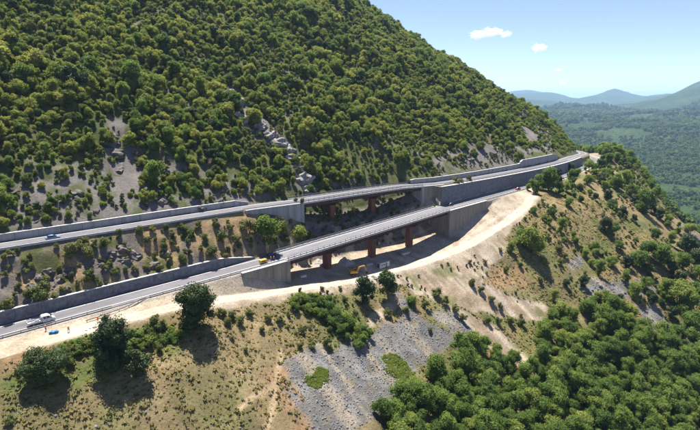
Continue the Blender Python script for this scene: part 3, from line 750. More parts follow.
def trunk_mesh(name, seed, H, r0, z1):
    r = np.random.default_rng(seed); mb = MB()
    p = Vector((0, 0, -.9)); rad = r0*1.2; pts = []
    for i in range(5):
        q = Vector((r.uniform(-.12, .12)*H*.12*i, r.uniform(-.12, .12)*H*.12*i, (i+1)/5*z1)); mb.cyl(p, q, rad, rad*.82, 6); p = q; rad *= .82; pts.append((q, rad))
    for i in range(5):
        c, rr = pts[2+i % 3]; a = r.uniform(0, 6.28)+i*1.3
        e = c+Vector((math.cos(a)*H*.22, math.sin(a)*H*.22, H*r.uniform(.12, .25))); mb.cyl(c, e, rr*.6, rr*.22, 5)
    return mesh(name, mb.v, mb.f, M['bark'])

PROTO = {}
def protos(key, n, W, H, z0, lobes, leaves, leaf, m, trunk=.16, seed=0):
    L = []
    for i in range(n):
        r = np.random.default_rng(seed+i*13+5); w = W*r.uniform(.82, 1.2); h = H*r.uniform(.8, 1.25)
        L.append((crown_mesh('crown', seed+i, w, h, z0, lobes+int(r.integers(-1, 3)), leaves, leaf, M[m]), trunk_mesh('trunk', seed+50+i, h, trunk, h*.72) if trunk else None, w, h))
    PROTO[key] = L
protos('hill', 9, 6.4, 6.2, .5, 12, 2100, .25, 'leaf_hill', .17, 100)
protos('wood', 9, 6.8, 7.4, .5, 14, 2600, .24, 'leaf_wood', .19, 200)
protos('dark', 4, 5.6, 6.2, .4, 12, 2000, .22, 'leaf_dark', .17, 300)
protos('big', 4, 12.0, 11.0, .3, 24, 7500, .25, 'leaf_dark', .32, 400)
protos('shrub', 5, 3.0, 2.5, .05, 7, 700, .15, 'leaf_shrub', .06, 500)
protos('bush', 4, 4.6, 4.2, .1, 10, 1300, .19, 'leaf_verge', .10, 600)
protos('mat', 3, 3.2, .9, .0, 9, 900, .14, 'leaf_bright', 0, 800)
protos('verge', 4, 3.4, 2.2, .0, 8, 900, .16, 'leaf_verge', .06, 850)
protos('far', 4, 9.5, 9.0, .3, 6, 90, 1.05, 'leaf_far', 0, 700)

COLL = {}
def proto_collection(key):
    """unlinked collection of joined crown+trunk meshes for the uncountable remainder"""
    c = bpy.data.collections.new('proto_'+key)
    for i, (cm, tm, w, h) in enumerate(PROTO[key]):
        bm = bmesh.new(); bm.from_mesh(cm)
        me = bpy.data.meshes.new('crown_and_trunk'); 
        if tm:
            nf = len(bm.faces); bm.from_mesh(tm)
            for f in bm.faces:
                f.material_index = 0 if f.index < nf and f.index >= 0 else 0
            bm.faces.ensure_lookup_table()
            for k in range(nf, len(bm.faces)): bm.faces[k].material_index = 1
        bm.to_mesh(me); bm.free(); me.materials.append(cm.materials[0])
        if tm: me.materials.append(M['bark'])
        o = bpy.data.objects.new('tree_%02d' % i, me); c.objects.link(o)
    COLL[key] = c; return c

def scatter(name, label, cat, pts, key, coll=None):
    """one 'stuff' object: points carrying scale / turn / variant, instanced by geometry nodes. pts rows: x y z scale rot"""
    pts = np.asarray(pts, float)
    me = bpy.data.meshes.new(name); me.vertices.add(len(pts)); me.vertices.foreach_set('co', pts[:, :3].ravel())
    for nm, dt, arr in (('size', 'FLOAT', pts[:, 3]), ('turn', 'FLOAT', pts[:, 4])):
        a = me.attributes.new(nm, dt, 'POINT'); a.data.foreach_set('value', arr.astype(np.float32))
    c = coll or COLL.get(key) or proto_collection(key); nvar = len(c.objects)
    a = me.attributes.new('variant', 'INT', 'POINT'); a.data.foreach_set('value', rng.integers(0, nvar, len(pts)).astype(np.int32))
    o = ob(name, me); tag(o, label, cat, kind='stuff')
    g = bpy.data.node_groups.new('scatter_'+name, 'GeometryNodeTree')
    g.interface.new_socket('Geometry', in_out='INPUT', socket_type='NodeSocketGeometry'); g.interface.new_socket('Geometry', in_out='OUTPUT', socket_type='NodeSocketGeometry')
    gi = g.nodes.new('NodeGroupInput'); go = g.nodes.new('NodeGroupOutput')
    ip = g.nodes.new('GeometryNodeInstanceOnPoints'); ci = g.nodes.new('GeometryNodeCollectionInfo')
    ci.inputs['Collection'].default_value = c; ci.inputs['Separate Children'].default_value = True; ci.inputs['Reset Children'].default_value = True
    def named(n, dt):
        q = g.nodes.new('GeometryNodeInputNamedAttribute'); q.data_type = dt; q.inputs['Name'].default_value = n; return q.outputs['Attribute']
    cb = g.nodes.new('ShaderNodeCombineXYZ'); g.links.new(named('turn', 'FLOAT'), cb.inputs[2])
    g.links.new(gi.outputs[0], ip.inputs['Points']); g.links.new(ci.outputs[0], ip.inputs['Instance']); ip.inputs['Pick Instance'].default_value = True
    g.links.new(named('variant', 'INT'), ip.inputs['Instance Index']); g.links.new(cb.outputs[0], ip.inputs['Rotation'])
    g.links.new(named('size', 'FLOAT'), ip.inputs['Scale']); g.links.new(ip.outputs[0], go.inputs[0])
    md = o.modifiers.new('scatter', 'NODES'); md.node_group = g
    return o

def tree(key, x, y, z, scale, label, cat, group, name, i=None, rz=None, sz=None):
    L = PROTO[key]; cm, tm, w, h = L[int(rng.integers(len(L))) if i is None else i]
    e = empty(name, (x, y, z), float(rng.uniform(0, 6.28)) if rz is None else rz, label, cat, group)
    e.scale = (scale, scale, scale*(sz or 1))
    ob('crown', cm, e)
    if tm: ob('trunk', tm, e)
    return e

# ------------------------------------------------------------------ where things grow
def jgrid(s0, s1, t0, t1, step, seed):
    r = np.random.default_rng(seed)
    a, b = np.meshgrid(np.arange(s0, s1, step), np.arange(t0, t1, step)); b = b.astype(float); a = a.astype(float)
    a[1::2] += step/2
    a += r.uniform(-.42, .42, a.shape)*step; b += r.uniform(-.42, .42, a.shape)*step
    return a.ravel(), b.ravel()
def seen(x, y, z, mu=70, mv=60):
    u, v, d = proj(x, y, z); return (d > 30) & (u > -mu) & (u < 700+mu) & (v > -mv) & (v < 430+mv)
def los(x, y, z, n=70):
    """clear line of sight from the camera over the hillside"""
    k = np.linspace(.35, .985, n)[:, None]
    X = k*x; Y = k*y; Zr = CAMH+(z-CAMH)*k
    s, t = st(X, Y); g = gz(s.ravel(), t.ravel()).reshape(s.shape)
    inside = (t > -415) & (t < 325) & (s > -214)
    return ~((g > Zr+.2) & inside).any(axis=0)

forest = []          # rows: x y z scale rot kind zone
# mountain forest
s_, t_ = jgrid(-214, 640, 20, 328, 3.3, 1)
T_ = tu(s_)+RW
x_, y_ = xy(s_, t_); nb_ = fbm(x_/20, y_/20, 61, 3); nm_ = fbm(x_/9, y_/9, 63, 3)
rockp = area('rock', x_, y_, 3.0); bare = np.zeros(x_.shape, bool)
for i_ in (0, 2, 3, 4, 5): bare |= pip(APOLY['rock'][i_], x_, y_)
k_ = (t_ > T_+2.5) & (nb_ > -.30) & (~rockp | (nm_ > -.10)) & (~bare | (nm_ > .10)) & ~((t_ < T_+9) & (nm_ < -.02))
k_ &= ~((s_ < 30) & (t_ < T_+34) & (nm_ < -.14))
s_, t_, x_, y_ = s_[k_], t_[k_], x_[k_], y_[k_]
z_ = gz(s_, t_); k_ = seen(x_, y_, z_); s_, t_, x_, y_, z_ = [a[k_] for a in (s_, t_, x_, y_, z_)]
sc_ = rng.uniform(.36, .84, len(s_))*(.60+.9*vnoise(x_/17, y_/17, 73))*np.where(rng.uniform(0, 1, len(s_)) < .18, 1.45, 1.)*np.where(t_ < tu(s_)+RW+30, .72, 1.0)*np.where(fbm(x_/30, y_/30, 71, 2) > .1, 1.15, 1.)
sp_ = rng.uniform(0, 1, len(s_))+.5*fbm(x_/25, y_/25, 75, 2)
for row, q_ in zip(zip(x_, y_, z_-.25, sc_, rng.uniform(0, 6.28, len(s_))), sp_): forest.append((*row, 'wood' if q_ > .84 else 'dark' if q_ < .05 else 'bush' if q_ < .14 else 'hill', 'mountain'))
# ravine wood below the scree and spur
wood_poly = [ground_poly(p) for p in ([(352, 450), (372, 424), (392, 404), (420, 388), (446, 372), (462, 352), (476, 348), (500, 356), (520, 372), (540, 372), (536, 340), (548, 318), (572, 306), (604, 304), (630, 318), (648, 336), (680, 336), (720, 330), (740, 460)],)]
s_, t_ = jgrid(-60, 330, -200, -25, 4.4, 2); x_, y_ = xy(s_, t_)
k_ = pip(wood_poly[0], x_, y_) & (fbm(x_/14, y_/14, 65, 3) > -.27)
s_, t_, x_, y_ = s_[k_], t_[k_], x_[k_], y_[k_]; z_ = gz(s_, t_)
sc_ = rng.uniform(.6, 1.3, len(s_))
for row in zip(x_, y_, z_-.25, sc_, rng.uniform(0, 6.28, len(s_))): forest.append((*row, 'wood', 'ravine'))
# open trees on the spur and the ground behind it
s_, t_ = jgrid(150, 700, -200, -3, 7.0, 3); x_, y_ = xy(s_, t_)
dens = fbm(x_/25, y_/25, 67, 3)+.10*ss(-60, -120, t_)+.16*ss(300, 420, s_)+.3*ss(400, 450, s_)*ss(-60, -35, t_)-.10*ss(200, 150, s_)
k_ = (dens > .07) & ~pip(wood_poly[0], x_, y_) & ~area('scree', x_, y_)
s_, t_, x_, y_ = s_[k_], t_[k_], x_[k_], y_[k_]; z_ = gz(s_, t_); k_ = seen(x_, y_, z_)
for row in zip(x_[k_], y_[k_], z_[k_]-.2, rng.uniform(.32, .7, k_.sum())*(1+1.1*ss(370, 410, s_[k_])), rng.uniform(0, 6.28, k_.sum())): forest.append((*row, 'wood', 'spur'))

# grove on the valley side of the bend, screening the road beyond it
r_ = np.random.default_rng(23); n_ = 130
s_ = r_.uniform(374, 560, n_); t_ = -3.5-r_.uniform(0, 1, n_)**1.3*26; x_, y_ = xy(s_, t_); z_ = gz(s_, t_)
for k in range(n_): forest.append((float(x_[k]), float(y_[k]), float(z_[k])-.3, float(r_.uniform(.7, 1.25)), float(r_.uniform(0, 6.28)), 'dark' if k % 3 else 'wood', 'spur'))
# trees and shrubs read off the photograph one by one: u, v of the crown centre, width in pixels
def spot(u, v, w, key):
    h = hit(u, min(v+.38*w, 470))
    if h is None: return None
    d = proj(h[0], h[1], h[2])[2]
    return h, 1.14*w*d/FPX/np.mean([p[2] for p in PROTO[key]])
spur_spots = [(529, 243, 26), (520, 238, 16), (538, 250, 18), (511, 249, 10), (561, 227, 13), (604, 224, 19), (612, 232, 14), (594, 247, 12), (591, 263, 9), (599, 270, 14), (583, 281, 15), (554, 297, 11), (626, 262, 15), (639, 259, 22), (648, 250, 18), (660, 257, 23), (671, 268, 17), (634, 291, 16), (645, 286, 13), (679, 294, 28), (688, 306, 26), (687, 246, 24), (696, 258, 22), (644, 206, 21), (634, 200, 14),
 (533, 188, 15), (541, 184, 16), (548, 183, 20), (556, 176, 18), (559, 190, 11), (566, 188, 9), (574, 178, 17), (571, 167, 11), (588, 181, 10), (580, 187, 9), (589, 166, 13), (600, 165, 13), (608, 161, 14), (594, 174, 10), (601, 179, 13), (604, 187, 11), (581, 199, 9), (595, 197, 11), (608, 196, 13), (569, 203, 10), (616, 184, 14), (625, 180, 13), (631, 190, 14), (640, 196, 12), (651, 207, 14), (612, 205, 12), (622, 212, 13), (634, 218, 10), (659, 214, 12), (668, 222, 10), (552, 212, 9), (544, 262, 8), (575, 240, 9), (618, 245, 10), (566, 283, 10), (690, 230, 13), (680, 280, 20), (665, 290, 16), (652, 299, 14), (696, 290, 20), (699, 274, 18), (670, 240, 12), (655, 235, 11), (625, 276, 13), (612, 262, 12), (690, 322, 22), (672, 312, 16), (620, 298, 10), (648, 270, 15), (682, 262, 16)]
for u, v, w in spur_spots:
    q = spot(u, v, w, 'wood')
    if q:
        (x, y, z, s, t), sc = q; sc *= .86; forest.append((x, y, z-.2, sc, float(rng.uniform(0, 6.28)), 'dark' if (u+v) % 3 == 0 else 'wood', 'spot'))

# the largest in the picture become trees of their own, the rest one mass per wood
fx, fy, fz, fs = [np.array([f[i] for f in forest], float) for i in range(4)]
fu, fv, fd = proj(fx, fy, fz+fs*4)
size = fs/fd*np.array([9. if f[6] == 'spot' else 1. for f in forest])
vis = (fu > -4) & (fu < 704) & (fv > -4) & (fv < 436)
vis &= los(fx, fy, fz+fs*4.5)
# crown tops hidden behind nearer crowns do not count as large: keep one per small screen cell
order = np.argsort(-np.where(vis, size, -1))
chosen = set(); quota = {'mountain': 112, 'ravine': 104, 'spur': 24, 'spot': 84}; got = dict.fromkeys(quota, 0)
for i in order:
    zn = forest[i][6]
    if vis[i] and got[zn] < quota[zn]: chosen.add(int(i)); got[zn] += 1
NAME = {'mountain': 'hillside_tree', 'ravine': 'broadleaf_tree', 'spur': 'spur_tree', 'spot': 'broadleaf_tree'}
def bulk(zn, sc):
    lo, hi = {'mountain': (.62, .9), 'ravine': (.95, 1.18), 'spur': (.45, .58), 'spot': (.8, 1.3)}[zn]
    return 'small' if sc < lo else ('medium sized' if sc < hi else 'large')
def tree_label(x, y, z, sc, key, zn):
    """which tree: its size and colour, and the landmark it grows by; also the group of its look-alikes"""
    s, t = [float(a) for a in st(x, y)]; up = t-float(tu(s))-RW; b = bulk(zn, sc); cl = 'dark green' if key == 'dark' else ('olive green' if key == 'hill' else 'leafy green')
    if zn == 'mountain':
        if up < 14: w = ('at the mountain foot against the pale wall', 'just behind the upper bridge', 'on the rocky foot behind the long low wall')[int(s > 6)+int(s > 106)]
        elif up < 34: w = ('on the bare rocky slope above the pale wall', 'a little way up the mountain behind the upper bridge', 'on the rocky slope above the long low wall')[int(s > 6)+int(s > 106)]
        elif up < 70: w = ('in the forest edge above the bare rocky slope', 'beside the rock rib in the mountain forest', 'in the forest above the tall dark wall')[int(s > 6)+int(s > 106)]
        else: w = 'in the dense forest high on the mountainside'
    elif zn == 'ravine':
        w = 'at the edge of the dense wood against the grey scree' if s < 22 and t > -75 else 'in the dense wood below the sandy spoil slope' if t > -62 and s < 125 else 'in the dense wood below the stone field of the spur' if s > 125 else 'in the depth of the wood below the scree'
    else:
        w = 'on the grassy shoulder opposite the tall dark wall' if t > -38 and s < 330 else 'on the spur close to the grey stone field' if t < -72 and s < 260 else 'on the far ridge of the spur above the valley' if s > 300 else 'midway down the dry grassy spur'
    return f'{b} {cl} tree {w}', 'trees '+w
rest = {}
for i, (x, y, z, sc, rz_, key, zn) in enumerate(forest):
    if i in chosen:
        lb, gp = tree_label(x, y, z, sc, key, zn); tree(key, x, y, z, sc, lb, 'tree', gp, NAME[zn], rz=rz_)
    else:
        rest.setdefault((zn, key), []).append((x, y, z, sc, rz_))
RL = {'mountain': ('mountain_forest', 'dense olive green forest covering the mountainside'), 'ravine': ('ravine_wood', 'dense green wood filling the slope below the scree'),
      'spur': ('spur_woodland', 'loose green woodland spreading over the far spur'), 'spot': ('spur_thicket', 'green thicket on the spur')}
for (zn, key), pts in rest.items():
    scatter(RL[zn][0], RL[zn][1], 'forest', pts, key)

# ---- large dark foreground trees, each its own
def big(u, v, w, label, i, key='big', sz=1.0):
    q = spot(u, v, w, key)
    (x, y, z, s, t), sc = q; return tree(key, x, y, z-.3, sc, label, 'tree', None, 'broadleaf_tree', i=i, sz=sz)
big(46, 366, 38, 'large dark tree on the meadow below the orange clad workers, over the brown earth patch', 0, sz=1.05)
big(114, 350, 38, 'tall dark tree on the meadow with a lower dark bush at its side', 1, sz=1.12)
big(197, 313, 43, 'big dark rounded tree standing alone beside the sandy track', 2, sz=1.0)
big(137, 366, 26, 'lower dark bushy tree leaning against the tall dark tree on the meadow', 0, 'dark')
big(265, 235, 29, 'round green tree between the two roads, below the pale wing wall', 0, 'bush')
big(364, 296, 20, 'dark conical tree below the excavator at the edge of the track', 1, 'dark', 1.2)
big(388, 289, 24, 'dark green tree beside the conical one below the excavator', 2, 'dark', 1.1)
big(413, 302, 13, 'small bright green tree on the spoil slope below the sandy track', 1, 'bush')
big(298, 232, 17, 'bright green bushy tree close to the upper bridge abutment', 2, 'bush')

# ---- shrubs
slope_spots = [(57, 246, 6), (71, 252, 16), (89, 254, 13), (86, 240, 8), (79, 245, 9), (95, 243, 8), (105, 244, 13), (90, 276, 14), (42, 293, 19), (9, 305, 14), (110, 264, 8), (117, 271, 8), (126, 270, 7), (135, 269, 7), (147, 267, 7), (159, 268, 8), (120, 233, 8), (140, 231, 9), (152, 229, 7), (166, 228, 7), (183, 228, 8), (199, 225, 8), (192, 233, 9), (172, 235, 9), (164, 246, 10), (183, 260, 12), (212, 252, 12), (222, 238, 13), (236, 240, 10), (217, 226, 8), (246, 226, 12), (169, 257, 8), (190, 253, 8), (201, 249, 7), (255, 228, 12), (283, 229, 14), (310, 237, 10), (240, 246, 8), (229, 250, 7), (30, 256, 6), (18, 250, 6), (60, 268, 6), (25, 262, 7), (78, 283, 6), (100, 283, 7), (147, 240, 8), (155, 255, 7), (205, 238, 8), (130, 252, 7), (48, 280, 7), (275, 240, 8), (250, 240, 9), (287, 240, 9), (230, 228, 8)]
field_spots = [(155, 322, 14), (162, 327, 14), (148, 329, 10), (232, 316, 9), (241, 321, 11), (250, 313, 8), (262, 330, 7), (302, 331, 8), (312, 345, 8), (327, 342, 11), (300, 346, 7), (388, 313, 10), (425, 305, 10), (437, 293, 10), (445, 301, 10), (455, 309, 10), (463, 318, 9), (330, 330, 7), (280, 320, 8), (268, 318, 8), (472, 283, 8), (481, 290, 8), (491, 299, 8), (500, 306, 7), (487, 320, 8), (498, 321, 8), (510, 321, 9), (521, 322, 8), (406, 310, 8), (232, 338, 6), (246, 350, 6), (60, 352, 10), (72, 349, 11), (86, 345, 11), (98, 342, 12), (70, 362, 9), (150, 345, 10), (160, 349, 9), (430, 330, 6), (18, 372, 6), (10, 420, 10), (228, 322, 9), (222, 312, 9), (345, 300, 7), (322, 288, 5), (340, 288, 5), (300, 290, 5), (520, 265, 6), (505, 270, 6), (540, 280, 7), (560, 262, 7), (485, 262, 5), (470, 262, 5), (547, 236, 6), (558, 248, 7), (565, 256, 6), (535, 225, 5), (520, 228, 5), (500, 250, 5)]
strip_spots = [(294, 300, 10), (302, 299, 12), (311, 300, 13), (320, 303, 13), (329, 307, 14), (337, 312, 14), (345, 319, 14), (352, 326, 13), (358, 333, 12), (364, 339, 9), (322, 313, 12), (332, 321, 12), (340, 329, 12), (347, 337, 10), (310, 310, 10), (356, 342, 8), (315, 296, 9), (328, 298, 9), (305, 308, 9)]
_g = np.random.default_rng(31)
for k in range(42):
    a = _g.uniform(0, 1); strip_spots.append((292+a*74+_g.uniform(-4, 4), 298+a*a*38+_g.uniform(-3, 12), _g.uniform(6, 12)))
def shrubs(L, key, label, group, sz=1.):
    for u, v, w in L:
        q = spot(u, v, w, key)
        if q:
            (x, y, z, s, t), sc = q; lb = label
            b = 'small' if w < 7.5 else ('middling' if w < 11 else 'large')
            if group == 'shrubs between the two roads':
                f_ = (t-RW)/max(1., float(tu(s))-RW)
                lb = f'{b} green shrub '+('above the coping of the dark retaining wall' if f_ < .36 else 'on the broken rock midway between the two roads' if f_ < .68 else 'right under the upper road edge')+(', near the round tree' if s > -30 else '')
            elif group.startswith('bushes of the strip'):
                lb = f'{b} bright green bush '+('in the upper part of the thick strip below the sandy track' if t > -19 else 'in the middle of the thick strip above the grey scree' if t > -30 else 'at the lower end of the thick strip against the grey scree')
            elif group == 'shrubs on the open ground':
                lb = f'{b} green shrub '+('on the meadow among the big dark trees' if s < -50 else 'on the dry slope towards the grey scree' if s < 8 else 'on the sandy slope beside the scree' if s < 60 else 'on the brown slope below the bend of the sandy track')
            tree(key, x, y, z-.1, sc, lb, 'shrub', group, 'shrub', sz=sz)
shrubs(slope_spots, 'shrub', 'green shrub on the rocky slope between the two roads', 'shrubs between the two roads', 1.05)
shrubs(field_spots, 'shrub', 'scattered green shrub on the open ground below the sandy track', 'shrubs on the open ground')
shrubs(strip_spots, 'bush', 'bright green bush in the thick strip above the grey scree', 'bushes of the strip above the scree', .9)
shrubs([(455, 180, 7), (461, 181, 6), (469, 179, 7), (410, 192, 6)], 'shrub', 'green shrub on top of the tall dark wall, at the edge of the upper road', 'shrubs on the tall wall')
# leafy thicket on the verge below the workers
for k in range(84):
    a = rng.uniform(0, 1); u = 62+a*128; v = 345-a*20+rng.uniform(-3, 13)
    q = spot(u, v, rng.uniform(6, 12), 'verge')
    if q: (x, y, z, s, t), sc = q; tree('verge', x, y, z-.1, sc, 'low leafy shrub in the green thicket along the verge below the workers', 'shrub', 'shrubs of the verge thicket', 'shrub', sz=.8)
# small shrubs, too many to name: lower mountain foot, slope between the roads, meadow
pts = []
s_, t_ = jgrid(-130, 130, RW+2, 28, 3.0, 11); x_, y_ = xy(s_, t_)
k_ = (t_ < tu(s_)-2.) & (fbm(x_/7, y_/7, 81, 3) > -.03)
pts += list(zip(x_[k_], y_[k_], gz(s_[k_], t_[k_])-.05, rng.uniform(.3, .9, k_.sum()), rng.uniform(0, 6.28, k_.sum())))
s_, t_ = jgrid(-214, 560, 60, 325, 3.4, 18); x_, y_ = xy(s_, t_); k_ = (fbm(x_/10, y_/10, 82, 3) > -.06)
for i_ in (0, 2, 3, 4): k_ &= ~pip(APOLY['rock'][i_], x_, y_)
s_, t_, x_, y_ = s_[k_], t_[k_], x_[k_], y_[k_]; z_ = gz(s_, t_); k_ = seen(x_, y_, z_, 40, 40)
pts += list(zip(x_[k_], y_[k_], z_[k_]-.05, rng.uniform(.45, 1.3, k_.sum()), rng.uniform(0, 6.28, k_.sum())))
s_, t_ = jgrid(-150, 240, 20, 75, 2.6, 12); x_, y_ = xy(s_, t_)
k_ = (t_ > tu(s_)+RW+1.6) & (fbm(x_/6, y_/6, 83, 3) > .06); s_, t_, x_, y_ = s_[k_], t_[k_], x_[k_], y_[k_]; z_ = gz(s_, t_); k_ = seen(x_, y_, z_)
pts += list(zip(x_[k_], y_[k_], z_[k_]-.05, rng.uniform(.3, .95, k_.sum()), rng.uniform(0, 6.28, k_.sum())))
s_, t_ = jgrid(-20, 165, -75, -14, 3.2, 14); x_, y_ = xy(s_, t_)
k_ = (fbm(x_/8, y_/8, 86, 3) > .12) & (t_ < trk_t(s_)-4) & ~area('scree', x_, y_); s_, t_, x_, y_ = s_[k_], t_[k_], x_[k_], y_[k_]
pts += list(zip(x_, y_, gz(s_, t_)-.05, rng.uniform(.18, .6, len(s_)), rng.uniform(0, 6.28, len(s_))))
s_, t_ = jgrid(150, 420, -160, -10, 4.0, 13); x_, y_ = xy(s_, t_)
k_ = (fbm(x_/12, y_/12, 85, 3) > .01) & ~area('sand', x_, y_) & ~area('scree', x_, y_); s_, t_, x_, y_ = s_[k_], t_[k_], x_[k_], y_[k_]; z_ = gz(s_, t_); k_ = seen(x_, y_, z_)
pts += list(zip(x_[k_], y_[k_], z_[k_]-.05, rng.uniform(.3, .9, k_.sum()), rng.uniform(0, 6.28, k_.sum())))
s_, t_ = jgrid(UB0+1, UB1-1, 0, 34, 2.6, 16); x_, y_ = xy(s_, t_); k_ = (t_ > tu(s_)-6) & (t_ < tu(s_)+RW+3) & (fbm(x_/6, y_/6, 84, 3) > -.02)
pts += list(zip(x_[k_], y_[k_], gz(s_[k_], t_[k_])-.05, rng.uniform(.4, 1.0, k_.sum()), rng.uniform(0, 6.28, k_.sum())))
scatter('scrub', 'low green and olive scrub dotted over the slopes', 'scrub', pts, 'shrub')

# grass tufts
tc_ = bpy.data.collections.new('proto_tuft')
for i in range(5):
    r = np.random.default_rng(900+i); V, F = [], []
    for b in range(22):
        a = r.uniform(0, 6.28); rd = r.uniform(0, .28); c = np.array([math.cos(a)*rd, math.sin(a)*rd, -.05]); h = r.uniform(.12, .34); w = r.uniform(.07, .14)
        o2 = np.array([math.cos(a+1.57)*w, math.sin(a+1.57)*w, 0]); tip = c+np.array([math.cos(a)*h*.9, math.sin(a)*h*.9, h]); n0 = len(V)
        V += [c-o2, c+o2, tip+o2*.5, tip-o2*.5]; F.append((n0, n0+1, n0+2, n0+3))
    o = bpy.data.objects.new('tuft_%d' % i, mesh('tuft', V, F, M['tuft'])); tc_.objects.link(o)
s_, t_ = jgrid(-150, 240, -110, -9, .95, 15); x_, y_ = xy(s_, t_)
u_, v_, d_ = proj(x_, y_, c60(s_)*.0+np.interp(-t_, [0, 60, 110], [0, -32, -58]))
k_ = (rng.uniform(0, 1, len(s_)) < .66+1.7*fbm(x_/8, y_/8, 87, 3)) & (t_ < trk_t(s_)-3) & ~area('sand', x_, y_) & ~area('scree', x_, y_) & (u_ > -60) & (u_ < 760) & (v_ < 520) & ~pip(wood_poly[0], x_, y_)
s_, t_, x_, y_ = s_[k_], t_[k_], x_[k_], y_[k_]
tp = list(zip(x_, y_, gz(s_, t_), (.5+1.3*rng.uniform(0, 1, len(s_))**2), rng.uniform(0, 6.28, len(s_))))
scatter('grass', 'dry tufted grass on the meadow slope', 'grass', tp, 'tuft', tc_)

gp_ = []
for i_ in (2, 3):
    P_ = np.array(APOLY['green'][i_]); n_ = 900
    x_ = rng.uniform(P_[:, 0].min(), P_[:, 0].max(), n_); y_ = rng.uniform(P_[:, 1].min(), P_[:, 1].max(), n_); k_ = pip(P_, x_+fbm(x_/3, y_/3, 91)*9, y_+fbm(x_/4, y_/4, 92)*9)
    s_, t_ = st(x_[k_], y_[k_]); gp_ += list(zip(x_[k_], y_[k_], gz(s_, t_)-.03, rng.uniform(.2, .42, k_.sum()), rng.uniform(0, 6.28, k_.sum())))
scatter('scree_grass', 'bright green grass in two patches on the grey scree', 'grass', gp_, 'mat')
# ---- stones
def stone_mesh(seed, m):
    r = np.random.default_rng(seed); v, f = ICO1
    vv = v*(1+r.uniform(-.28, .22, (len(v), 1)))*np.array([1, r.uniform(.65, .95), r.uniform(.5, .8)])
    return mesh('stone', vv, f, M[m])
sc_col = bpy.data.collections.new('proto_stone')
SM = [stone_mesh(40+i, 'stone') for i in range(6)]
for i, m_ in enumerate(SM): sc_col.objects.link(bpy.data.objects.new('stone_%d' % i, m_))
warm_col = bpy.data.collections.new('proto_rubble')
for i in range(4): warm_col.objects.link(bpy.data.objects.new('rubble_%d' % i, stone_mesh(60+i, 'stone_warm')))
pts = []
s_, t_ = jgrid(-60, 300, -150, -14, .6, 17); x_, y_ = xy(s_, t_)
k_ = area('scree', x_, y_) & (rng.uniform(0, 1, len(s_)) < .85)
s_, t_, x_, y_ = s_[k_], t_[k_], x_[k_], y_[k_]
pts = list(zip(x_, y_, gz(s_, t_)-.02, (.09+.34*rng.uniform(0, 1, len(s_))**2.4), rng.uniform(0, 6.28, len(s_))))
scatter('scree_stones', 'loose grey stones of the scree slope', 'scree', pts, 'stone', sc_col)
s_, t_ = jgrid(-40, 150, -16, 9, 1.5, 27); x_, y_ = xy(s_, t_); k_ = (rng.uniform(0, 1, len(s_)) < .22+.9*fbm(x_/6, y_/6, 95, 3)) & (np.abs(t_-trk_t(s_)) > 2.2) & ((t_ < -2.2) | ((s_ > 3) & (s_ < 102)))
s_, t_, x_, y_ = s_[k_], t_[k_], x_[k_], y_[k_]
scatter('site_rubble', 'loose pale stones strewn over the sandy building ground', 'rubble', list(zip(x_, y_, gz(s_, t_), .08+.3*rng.uniform(0, 1, len(s_))**3, rng.uniform(0, 6.28, len(s_)))), 'warm', warm_col)
def boulders(L, label, group, wpx=4.):
    for k, (u, v) in enumerate(L):
        h = hit(u, v)
        if h is None: continue
        d = proj(h[0], h[1], h[2])[2]; r_ = wpx*rng.uniform(.7, 1.25)*d/FPX/2
        o = ob('boulder', SM[k % 6], None, (h[0], h[1], h[2]+r_*.15), (0, 0, float(rng.uniform(0, 6.28))), r_); tag(o, label, 'boulder', group)
boulders([(55, 416), (96, 427), (221, 420), (221, 394), (107, 424), (34, 401), (146, 412), (182, 398), (250, 372), (240, 428)], 'grey boulder lying in the dry meadow grass', 'boulders on the meadow')
boulders([(90, 329), (94, 328), (99, 327), (104, 325), (109, 324), (86, 331), (113, 323)], 'pale boulder in the row along the track below the detached guardrail', 'boulders along the track', 3.2)
boulders([(592, 290), (600, 286), (608, 291), (617, 288), (624, 293), (632, 290), (604, 296), (584, 292), (612, 284), (628, 286), (640, 295), (646, 312), (652, 320), (642, 308), (658, 324)], 'grey boulder in the stone field on the spur', 'boulders of the spur stone field', 4.2)
boulders([(170, 336), (176, 341), (180, 334), (184, 346), (174, 348)], 'pale stone in the small stony runnel beside the lone rounded tree', 'stones of the runnel', 3.2)
# rock outcrops on the mountain
def crag(u, v, w, label, seed, group):
    h = hit(u, v)
    if h is None: return
    d = proj(h[0], h[1], h[2])[2]; r_ = 1.7*w*d/FPX/2; r = np.random.default_rng(seed)
    v0, f = ICO2; nn_ = fbm(v0[:, 0]*1.7+seed, v0[:, 1]*1.7+v0[:, 2]*1.3, seed, 4)
    n2_ = fbm(v0[:, 0]*5+seed, v0[:, 1]*5-v0[:, 2]*4, seed+3, 2)
    vv = v0*(1+nn_[:, None]*1.3+n2_[:, None]*.7)*np.array([1.25, 1.0, .8])
    o = ob('rock_outcrop', mesh('rock_outcrop', vv, f, M['rib' if 'rib' in label else 'crag']), None, (h[0], h[1], h[2]-r_*(.5 if 'rib' in label else .74)), (r.uniform(-.3, .3), r.uniform(-.3, .3), r.uniform(0, 6.28)), r_); tag(o, label, 'rock', group)
for k, (u, v, w) in enumerate([(233, 100, 12), (240, 112, 10), (247, 118, 9), (258, 124, 9), (270, 133, 8), (279, 141, 9), (287, 148, 8), (292, 156, 9), (297, 165, 9), (302, 176, 10), (306, 188, 9), (229, 92, 8)]):
    crag(u, v, w, 'grey crag in the rock rib that climbs the forest above the upper bridge', 70+k, 'crags of the rock rib')
